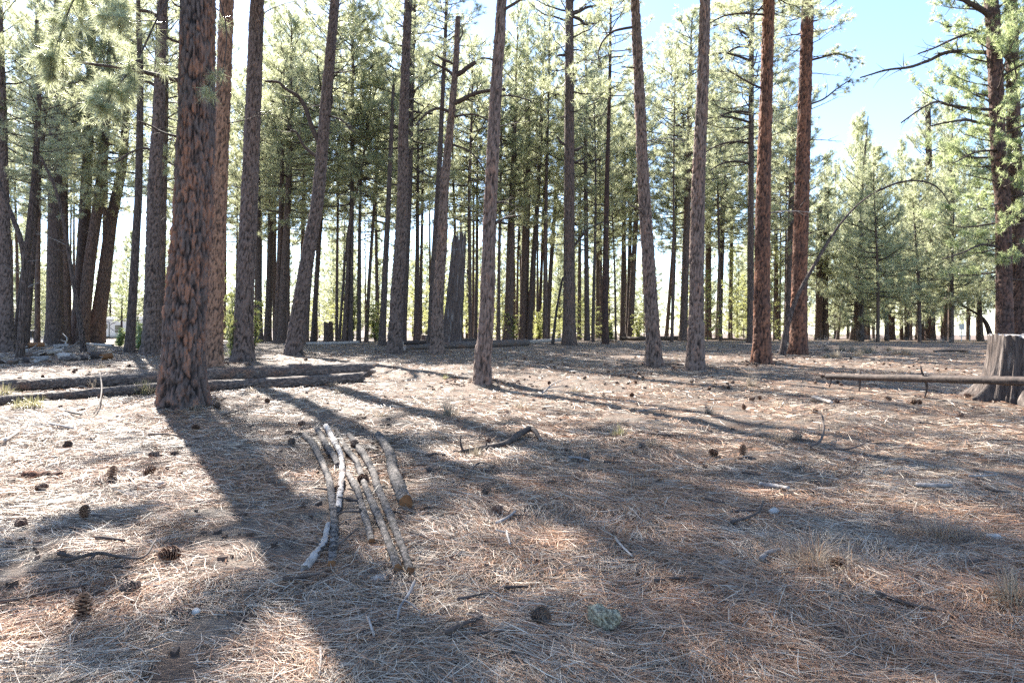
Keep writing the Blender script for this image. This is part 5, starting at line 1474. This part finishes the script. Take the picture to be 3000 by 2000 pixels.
grass(2765, 1590, ('big', 'bigred', 'stalk'), 1.0, 'large dry bunchgrass with tall pale stalks in front of the stump side', G_GR)
grass(2960, 1770, ('bigred', 'tuft', 'stalk'), 1.0, 'reddish dry bunchgrass cut by the right edge', G_GR)
grass(2282, 1295, ('tuft', 'stalk'), 1.0, 'small dry tuft with a thin stalk left of the hooked twig', G_GR)
grass(2335, 1288, ('tuft',), 1.1, 'yellowish small tuft beside the hooked twig', G_GR)
grass(1910, 1308, ('tuft',), 0.8, 'small pale tuft mid-clearing', G_GR)
grass(1815, 1275, ('low', 'green'), 0.7, 'faint green-yellow tuft right of the crooked branch', G_GR)
grass(1395, 1338, ('tuft',), 0.8, 'pale straw tuft beneath the crooked branch', G_GR)
grass(1860, 1430, ('low',), 1.2, 'low dry tuft lying flat in the striped shade', G_GR)
grass(420, 1156, ('green', 'tuft'), 1.5, 'green and straw grass clump between front log and charred pine', G_GR)
grass(270, 1138, ('tuft',), 1.2, 'straw tuft between the two fallen logs', G_GR)
grass(15, 1158, ('green', 'tuft'), 1.2, 'green grass clump behind the front log at the left edge', G_GR)
grass(100, 1192, ('green', 'low'), 1.1, 'greenish grass at the near side of the front log', G_GR)
grass(60, 1196, ('green', 'low'), 1.0, 'green grass strip at the left end of the front log', G_GR)
grass(1305, 1110, ('green', 'low'), 0.7, 'small greenish tuft left of the bowed pine', G_GR)
grass(1590, 1545, ('low',), 0.9, 'curly straw tuft right of the poles', G_GR)
for q in range(16):
    px = rnd.uniform(2390, 2680); py = rnd.uniform(1024, 1050)
    grass(px, py, ('tuft', 'low'), rnd.uniform(1.4, 2.2), 'golden dry grass tuft in the sunny band right of the rust-red pair', 'golden grass tufts')
for q in range(26):
    px = rnd.uniform(120, 2900); py = rnd.uniform(1010, 1220)
    grass(px, py, rnd.choice([('tuft',), ('low',), ('low',)]), rnd.uniform(0.9, 1.7), 'little dry grass tuft poking through the needle carpet', 'little grass tufts')

# ------------------------------------------------------------------ shrubs, saplings and dead brush
def shrub_mesh(seed, n_stem, h, spread, mat, per=12, nl=0.09, nw=0.012, dens=26):
    g = np.random.default_rng(seed)
    mb = MB(); TP = []; TD = []
    for k in range(n_stem):
        a = g.uniform(0, 6.28); l = g.uniform(0.55, 1.0) * h; s = g.uniform(0.1, 0.55) * spread
        P = spline([[0, 0, -0.05], [math.cos(a) * s * 0.4, math.sin(a) * s * 0.4, l * 0.5], [math.cos(a) * s, math.sin(a) * s, l]], 8)
        add_tube(mb, P, np.linspace(0.022, 0.006, 8), 5)
        for q in range(dens):
            u = g.uniform(0.15, 1.0); i = min(6, int(u * 7))
            d = np.array([g.normal(0, 1), g.normal(0, 1), g.uniform(0.0, 1.0)]); d /= np.linalg.norm(d)
            ll = g.uniform(0.12, 0.45) * spread * (1.1 - 0.6 * u)
            e = P[i] + d * ll
            add_tube(mb, [P[i], e], [0.006, 0.003], 3, cap=False)
            for w in range(4):
                TP.append(P[i] + (e - P[i]) * g.uniform(0.3, 1.05)); TD.append(d)
    return tufts_mesh('foliage', TP, TD, per, nl, nw, mat, seed), mb.mesh('stem', [M_LIMB])
SHR = {'jun': shrub_mesh(1, 7, 2.6, 0.9, M_JUN), 'jun2': shrub_mesh(2, 8, 2.0, 1.1, M_JUN), 'low': shrub_mesh(3, 6, 1.0, 0.7, M_NEEDG, nl=0.12)}
def shrub(px, py, kind, s, label, d=None, sz=None):
    p = ground_at(px, py)
    if d: p = Vector(((px - HX) / F * d, d, zs((px - HX) / F * d, d)))
    e = tag(link('shrub', None, loc=p, rot=(0, 0, rnd.uniform(0, 6.28)), scale=(s, s, sz or s)), label, 'shrub', 'green shrubs')
    link('foliage', SHR[kind][0], e); link('stem', SHR[kind][1], e)
shrub(682, 1056, 'jun2', 0.62, 'green shrub between the pale orange pine and the thick black pine', sz=0.95)
shrub(745, 1022, 'jun', 1.15, 'yellow-green leafy shrub at the right of the thick black pine')
shrub(690, 1025, 'jun', 1.3, 'tall yellow-green shrub behind the pale orange pine')
shrub(1030, 1003, 'jun', 1.5, 'yellow-green shrub behind the slim forked pine', sz=1.5)
shrub(1098, 1003, 'jun2', 1.7, 'yellow-green shrub left of the hook-topped pine')
shrub(1500, 999, 'jun2', 1.3, 'dull yellow bush far behind the foot-to-foot pair')
shrub(1580, 998, 'jun2', 1.5, 'ochre-tinged bush behind the leaning slim pines')
shrub(350, 1014, 'low', 1.2, 'small bright green bush in front of the white trailer')
shrub(408, 1024, 'low', 1.5, 'dark green bushy seedling right of the slim black pine by the trailer')
shrub(395, 1012, 'jun', 0.9, 'tall thin green bush before the right end of the trailer')
shrub(1870, 997, 'jun2', 1.4, 'grey-green bush behind the dark fallen log')
shrub(1790, 996, 'low', 1.8, 'low bush behind the reddish slim pine')

# a young pine whose crown stands before the trailer
b = ground_at(355, 1006)
e = tag(link('pine_sapling', None, loc=b), 'young pine with bushy top standing right before the trailer window', 'tree')
z = np.linspace(-0.1, 3.6, 12)
link('trunk', trunk_mesh('trunk', np.stack([0.02 * z, 0 * z, z], -1), np.interp(z, [0, 3.6], [0.11, 0.02]), 9, BARK['dark'][False], seed=9), e)
c = link('crown', CROWN['sap'][0], e, (0, 0, 1.6), None, (1.1, 1.1, 1.0)); link('branchwork', CROWN['sap'][1], c)

def brush(px, py, s, n, label, seed):
    p = ground_at(px, py)
    g = np.random.default_rng(seed)
    mb = MB()
    for k in range(n):
        a = g.uniform(0, 6.28); l = g.uniform(0.4, 1.0) * s
        q = np.array([math.cos(a) * l * 0.8, math.sin(a) * l * 0.5, g.uniform(0.15, 0.75) * l])
        add_tube(mb, spline([[g.normal(0, 0.1 * s), g.normal(0, 0.06 * s), 0], q * 0.5 + g.normal(0, 0.1 * l, 3), q], 6), np.linspace(0.008, 0.003, 6), 4)
        for w in range(2):
            d = g.normal(0, 1, 3) * [1, 1, 0.5] * 0.25 * l
            add_tube(mb, [q * 0.7, q * 0.7 + d], [0.004, 0.002], 3)
    e = tag(link('dead_brush', None, loc=p), label, 'brush')
    link('twig_tangle', mb.mesh('twig_tangle', [M_DEADGREY]), e)
brush(2415, 1012, 1.1, 34, 'tangle of grey dead twigs behind the foot of the slanting stem', 1)
brush(2770, 1004, 1.2, 34, 'pale grey dead brush left of the stump at the far ground edge', 2)
brush(2560, 1000, 2.3, 40, 'large pale dead branch tangle between the two rusty far pines', 3)
brush(2590, 996, 1.8, 30, 'pale dead brush leaning on the thick rusty far pine', 4)
brush(2735, 1002, 0.9, 18, 'curled whitish dead twigs at the foot of the tall open-crowned pine', 5)
brush(2650, 1008, 1.0, 18, 'low grey dead twigs mid ground at the far right', 6)

# ------------------------------------------------------------------ the wood heap at the left
def chunk(px, py, size, label, mat, seed, up=0.0, asp=2.2):
    g = np.random.default_rng(seed)
    p = ground_at(px, py); r = size / 2
    a = g.uniform(-0.6, 0.6); L = size * asp
    d = Vector((math.cos(a), math.sin(a), 0))
    p.z += r * 0.8 + up
    return log_thing('wood_chunk', [p - d * L / 2, p + d * L / 2 + Vector((0, 0, g.uniform(-0.03, 0.08)))], [r, r * 0.85], label, 'wood', mat, 'heap of broken wood at the left', n=12, seg=10, relief=0.22, seed=seed, broken=(True, True), ends=(M_CUT, M_CUTPALE))
HEAP = [
    (110, 1036, 0.22, 'orange-brown log chunk on top of the left wood heap', M_CUT, 0.3), (95, 1044, 0.2, 'dark log chunk at the left of the wood heap', M_LOG, 0), (135, 1042, 0.24, 'black charred chunk in the wood heap', M_LIMB, 0), (75, 1038, 0.16, 'pale bark slab leaning at the left of the heap', M_PALEWOOD, 0.1),
    (160, 1044, 0.22, 'white splintered chunk in the middle of the wood heap', M_PALEWOOD, 0.1), (180, 1036, 0.2, 'pale grey splintered stick pile top', M_DEADGREY, 0.25), (195, 1052, 0.28, 'large whitish rotten chunk at the front of the heap', M_PALEWOOD, 0), (205, 1058, 0.2, 'brown-faced chunk at the front right of the heap', M_LOG, 0),
    (122, 1058, 0.2, 'grey round chunk before the wood heap', M_DEADGREY, 0), (85, 1063, 0.26, 'dark rounded chunk left before the heap', M_LIMB, 0), (45, 1068, 0.2, 'reddish dark chunk at far left of the heap', M_LOG, 0), (5, 1066, 0.3, 'dark chunk at the left picture edge', M_LIMB, 0), (248, 1054, 0.22, 'brown chunk lying right of the wood heap', M_LOG, 0),
    (283, 1052, 0.30, 'black burnt chunk next to the orange-faced block', M_LIMB, 0), (314, 1053, 0.24, 'cut block with bright orange face right of the heap', M_CUT, 0), (110, 1066, 0.12, 'small pale grey chunk before the heap', M_DEADGREY, 0),
]
for q, (x, y, sz, lb, mt, up) in enumerate(HEAP):
    chunk(x, y, sz, lb, mt, 300 + q, up, 1.5 if q > 8 else 2.6)
twig('white_branch', [(178, 1042), (190, 1030), (196, 1020), (182, 1010)], 0.07, 0.03, 'forked bleached branch sticking out of the top of the wood heap', M_PALEWOOD, None, [0.1, 0.25, 0.5, 0.75], 71, ((0.5, -0.3, 0, 0.1),), 'branch')
for q in range(9):
    x = rnd.uniform(60, 215); y = rnd.uniform(1030, 1050)
    twig('heap_stick', [(x - rnd.uniform(14, 34), y + rnd.uniform(-4, 6)), (x, y), (x + rnd.uniform(14, 34), y + rnd.uniform(-8, 3))], 0.05, 0.025, 'thin bleached stick in the heap of broken wood', rnd.choice([M_DEADGREY, M_PALEWOOD, M_LIMB]), 'sticks in the wood heap', [0.1, 0.2, rnd.uniform(0.15, 0.5)], 200 + q, (), 'stick')

# ------------------------------------------------------------------ the travel trailer
M_RVW = m_simple('trailer_white', (0.62, 0.61, 0.6), (0.68, 0.67, 0.66), ns=2, rough=0.4, bstr=0)
M_RVD = m_simple('trailer_dark', (0.03, 0.03, 0.034), (0.05, 0.05, 0.055), ns=3, rough=0.4, bstr=0)
M_RVG = m_simple('trailer_graphic', (0.16, 0.15, 0.16), (0.2, 0.19, 0.2), ns=3, rough=0.4, bstr=0)
M_GLASS = m_simple('tinted_window', (0.02, 0.024, 0.026), (0.03, 0.034, 0.036), ns=3, rough=0.08, bstr=0, spec=0.8)
M_TYRE = m_simple('tyre', (0.015, 0.015, 0.015), (0.03, 0.03, 0.03), ns=8, rough=0.8, bstr=0)
M_STEEL = m_simple('steel', (0.35, 0.35, 0.36), (0.5, 0.5, 0.5), ns=8, rough=0.35, bstr=0)

def rbox(name, c, s, mat, parent, bev=0.03):
    import bmesh
    bm = bmesh.new(); bmesh.ops.create_cube(bm, size=1.0)
    bmesh.ops.scale(bm, vec=s, verts=bm.verts)
    bmesh.ops.bevel(bm, geom=list(bm.edges), offset=bev, segments=2, affect='EDGES', profile=0.6)
    me = bpy.data.meshes.new(name); bm.to_mesh(me); bm.free(); me.materials.append(mat)
    return link(name, me, parent, c)

def make_trailer():
    d = 88.0
    x0 = (305 - HX) / F * d; x1 = (432 - HX) / F * d
    L = x1 - x0 + 0.6
    x = (x0 + x1) / 2
    y = d
    ztop = EYE - (936 - HY) / F * d; zbot = EYE - (987 - HY) / F * d
    gz = zs(x, y)
    e = tag(link('travel_trailer', None, loc=(x, y, gz)), 'white travel trailer with dark trim parked behind the left pines', 'trailer')
    hb, ht = zbot - gz, ztop - gz
    W = 2.3
    prof = [(-L / 2, hb), (L / 2 - 0.15, hb), (L / 2, hb + 0.5), (L / 2, ht - 0.55), (L / 2 - 0.35, ht - 0.05), (L / 2 - 0.7, ht), (-L / 2 + 0.25, ht), (-L / 2, ht - 0.2)]
    n = len(prof)
    V = np.array([[px, -W / 2, pz] for px, pz in prof] + [[px, W / 2, pz] for px, pz in prof])
    me = bpy.data.meshes.new('body')
    me.from_pydata(V.tolist(), [], [list(range(n)), list(range(2 * n - 1, n - 1, -1))] + [[k, k + n, (k + 1) % n + n, (k + 1) % n] for k in range(n)])
    me.materials.append(M_RVW); me.update()
    link('body', me, e)
    f = -W / 2
    rbox('roof_rim', (0, 0, ht + 0.05), (L - 0.7, W + 0.06, 0.1), M_RVW, e, 0.03)
    rbox('roof_vent', (-L / 2 + 1.3, 0, ht + 0.2), (1.2, 0.8, 0.2), M_RVW, e, 0.06)
    rbox('air_conditioner', (L / 2 - 1.6, 0, ht + 0.24), (1.3, 0.8, 0.28), M_RVW, e, 0.08)
    rbox('chassis', (0, 0, hb - 0.07), (L - 0.2, W - 0.2, 0.14), M_RVD, e, 0.02)
    rbox('roof_line', (0, f - 0.012, ht - 0.1), (L - 1.0, 0.03, 0.05), M_RVD, e, 0.008)
    rbox('awning_arm', (-L / 2 + 0.45, f - 0.05, (hb + ht) / 2 + 0.2), (0.12, 0.09, (ht - hb) * 0.8), M_RVD, e, 0.02)
    rbox('bottom_trim', (0, f - 0.012, hb + 0.1), (L - 0.4, 0.03, 0.1), M_RVG, e, 0.008)
    dx = -L / 2 + 1.25
    door = rbox('door', (dx, f - 0.02, hb + 0.98), (0.72, 0.05, 1.78), M_RVW, e, 0.02)
    for nm, c, s in (('door_trim', (-0.39, -0.02, 0), (0.07, 0.05, 1.9)), ('door_trim', (0.39, -0.02, 0), (0.07, 0.05, 1.9)), ('door_trim', (0, -0.02, 0.93), (0.72, 0.05, 0.07)), ('door_trim', (0, -0.02, -0.93), (0.72, 0.05, 0.07))):
        rbox(nm, c, s, M_RVD, door, 0.012)
    rbox('door_window', (0, -0.035, 0.4), (0.42, 0.03, 0.62), M_GLASS, door, 0.012)
    rbox('door_handle', (-0.3, -0.05, -0.02), (0.1, 0.05, 0.1), M_RVD, door, 0.01)
    win = rbox('window', (dx + 1.6, f - 0.02, hb + 1.05), (0.95, 0.05, 0.95), M_GLASS, e, 0.02)
    rbox('window_bar', (0, -0.035, -0.15), (0.95, 0.02, 0.05), M_STEEL, win, 0.006)
    rbox('window', (L / 2 - 1.7, f - 0.02, hb + 1.15), (1.1, 0.05, 0.6), M_GLASS, e, 0.02)
    rbox('step', (dx, f - 0.2, hb - 0.1), (0.7, 0.35, 0.06), M_RVD, e, 0.01)
    for pts, r in (([(-0.6, 0.75), (-0.2, 0.45), (0.4, 0.28)], 0.05), ([(0.45, 1.45), (0.8, 1.75), (1.3, 1.9)], 0.06), ([(0.45, 1.3), (0.75, 1.0), (1.1, 0.8)], 0.05), ([(3.2, 1.6), (3.5, 1.0), (4.0, 0.6)], 0.05)):
        mb = MB(); P = spline([[dx + a, f - 0.004, hb + b] for a, b in pts], 14)
        V, Q, T3 = tube(P, r * np.sin(np.linspace(0.3, 2.8, 14)), 8)
        V[:, 1] = f - 0.004 + (V[:, 1] - f) * 0.08
        mb.add(V, Q); link('swoosh', mb.mesh('swoosh', [M_RVG]), e)
    for wx in (0.2, 1.05):
        t = np.linspace(0, 6.2832, 25)
        mb = MB(); add_tube(mb, [[wx, f - 0.02, 0.34], [wx, f + 0.2, 0.34]], [0.34, 0.34], 24)
        wh = link('wheel', mb.mesh('wheel', [M_TYRE]), e)
        mb = MB(); add_tube(mb, [[wx, f - 0.035, 0.34], [wx, f - 0.02, 0.34]], [0.2, 0.2], 16)
        link('rim', mb.mesh('rim', [M_STEEL]), wh)
make_trailer()

# pale gravel road where the trailer stands
xs = np.linspace(-78, -36, 24); ys = np.linspace(79.5, 95, 14)
X, Y = np.meshgrid(xs, ys)
Z = zg(X, Y) + 0.05
V = np.stack([X, Y, Z], -1).reshape(-1, 3)
i = np.arange(13)[:, None] * 24; j = np.arange(23)[None]
tag(link('gravel_road', mk_mesh('gravel_road', V, np.stack([i + j, i + j + 1, i + 25 + j, i + 24 + j], -1).reshape(-1, 4), [m_simple('pale_gravel', (0.42, 0.36, 0.31), (0.55, 0.49, 0.44), ns=3, bstr=0.3)])), kind='structure')

# dark box and small pale post near the left edge, white board and post at the far right
def far_box(name, px, py, d, s, label, cat, mat, legs=None):
    x = (px - HX) / F * d
    z0 = EYE - (py - HY) / F * d
    gz = zs(x, d)
    e = tag(link(name, None, loc=(x, d, gz)), label, cat)
    h = z0 - gz
    rbox('panel', (0, 0, h), s, mat, e, 0.02)
    if legs:
        for lx in legs:
            rbox('post', (lx, 0.06, h / 2 - s[2] / 4), (0.08, 0.06, max(0.1, h - s[2] / 2 + 0.1)), mat, e, 0.01)
    return e
far_box('fire_ring_box', 88, 978, 60, (0.75, 0.7, 0.6), 'dark grey metal box standing among the far left trunks', 'box', M_RVD, (-0.3, 0.3))
wb = far_box('white_board', 2818, 957, 76, (0.62, 0.05, 0.62), 'small white board on a post seen through the far right pines', 'sign', M_RVW, (0.0,))
rbox('crossbar', (0.05, -0.05, 1.0), (0.75, 0.05, 0.09), M_RVW, wb, 0.01)
rbox('crossbar', (0.05, -0.05, 0.6), (0.75, 0.05, 0.09), M_RVW, wb, 0.01)
pb = ground_at(2841, 995)
e = tag(link('white_post', None, loc=(at(2841, 960, 78).x, 78, zs(at(2841, 960, 78).x, 78))), 'thin white post right of the small white board', 'post')
mb = MB(); add_tube(mb, [[0, 0, -0.1], [0, 0, 1.75]], [0.05, 0.05], 10); link('shaft', mb.mesh('shaft', [M_RVW]), e)
rbox('cap', (0, 0, 1.77), (0.14, 0.14, 0.06), M_RVW, e, 0.01)
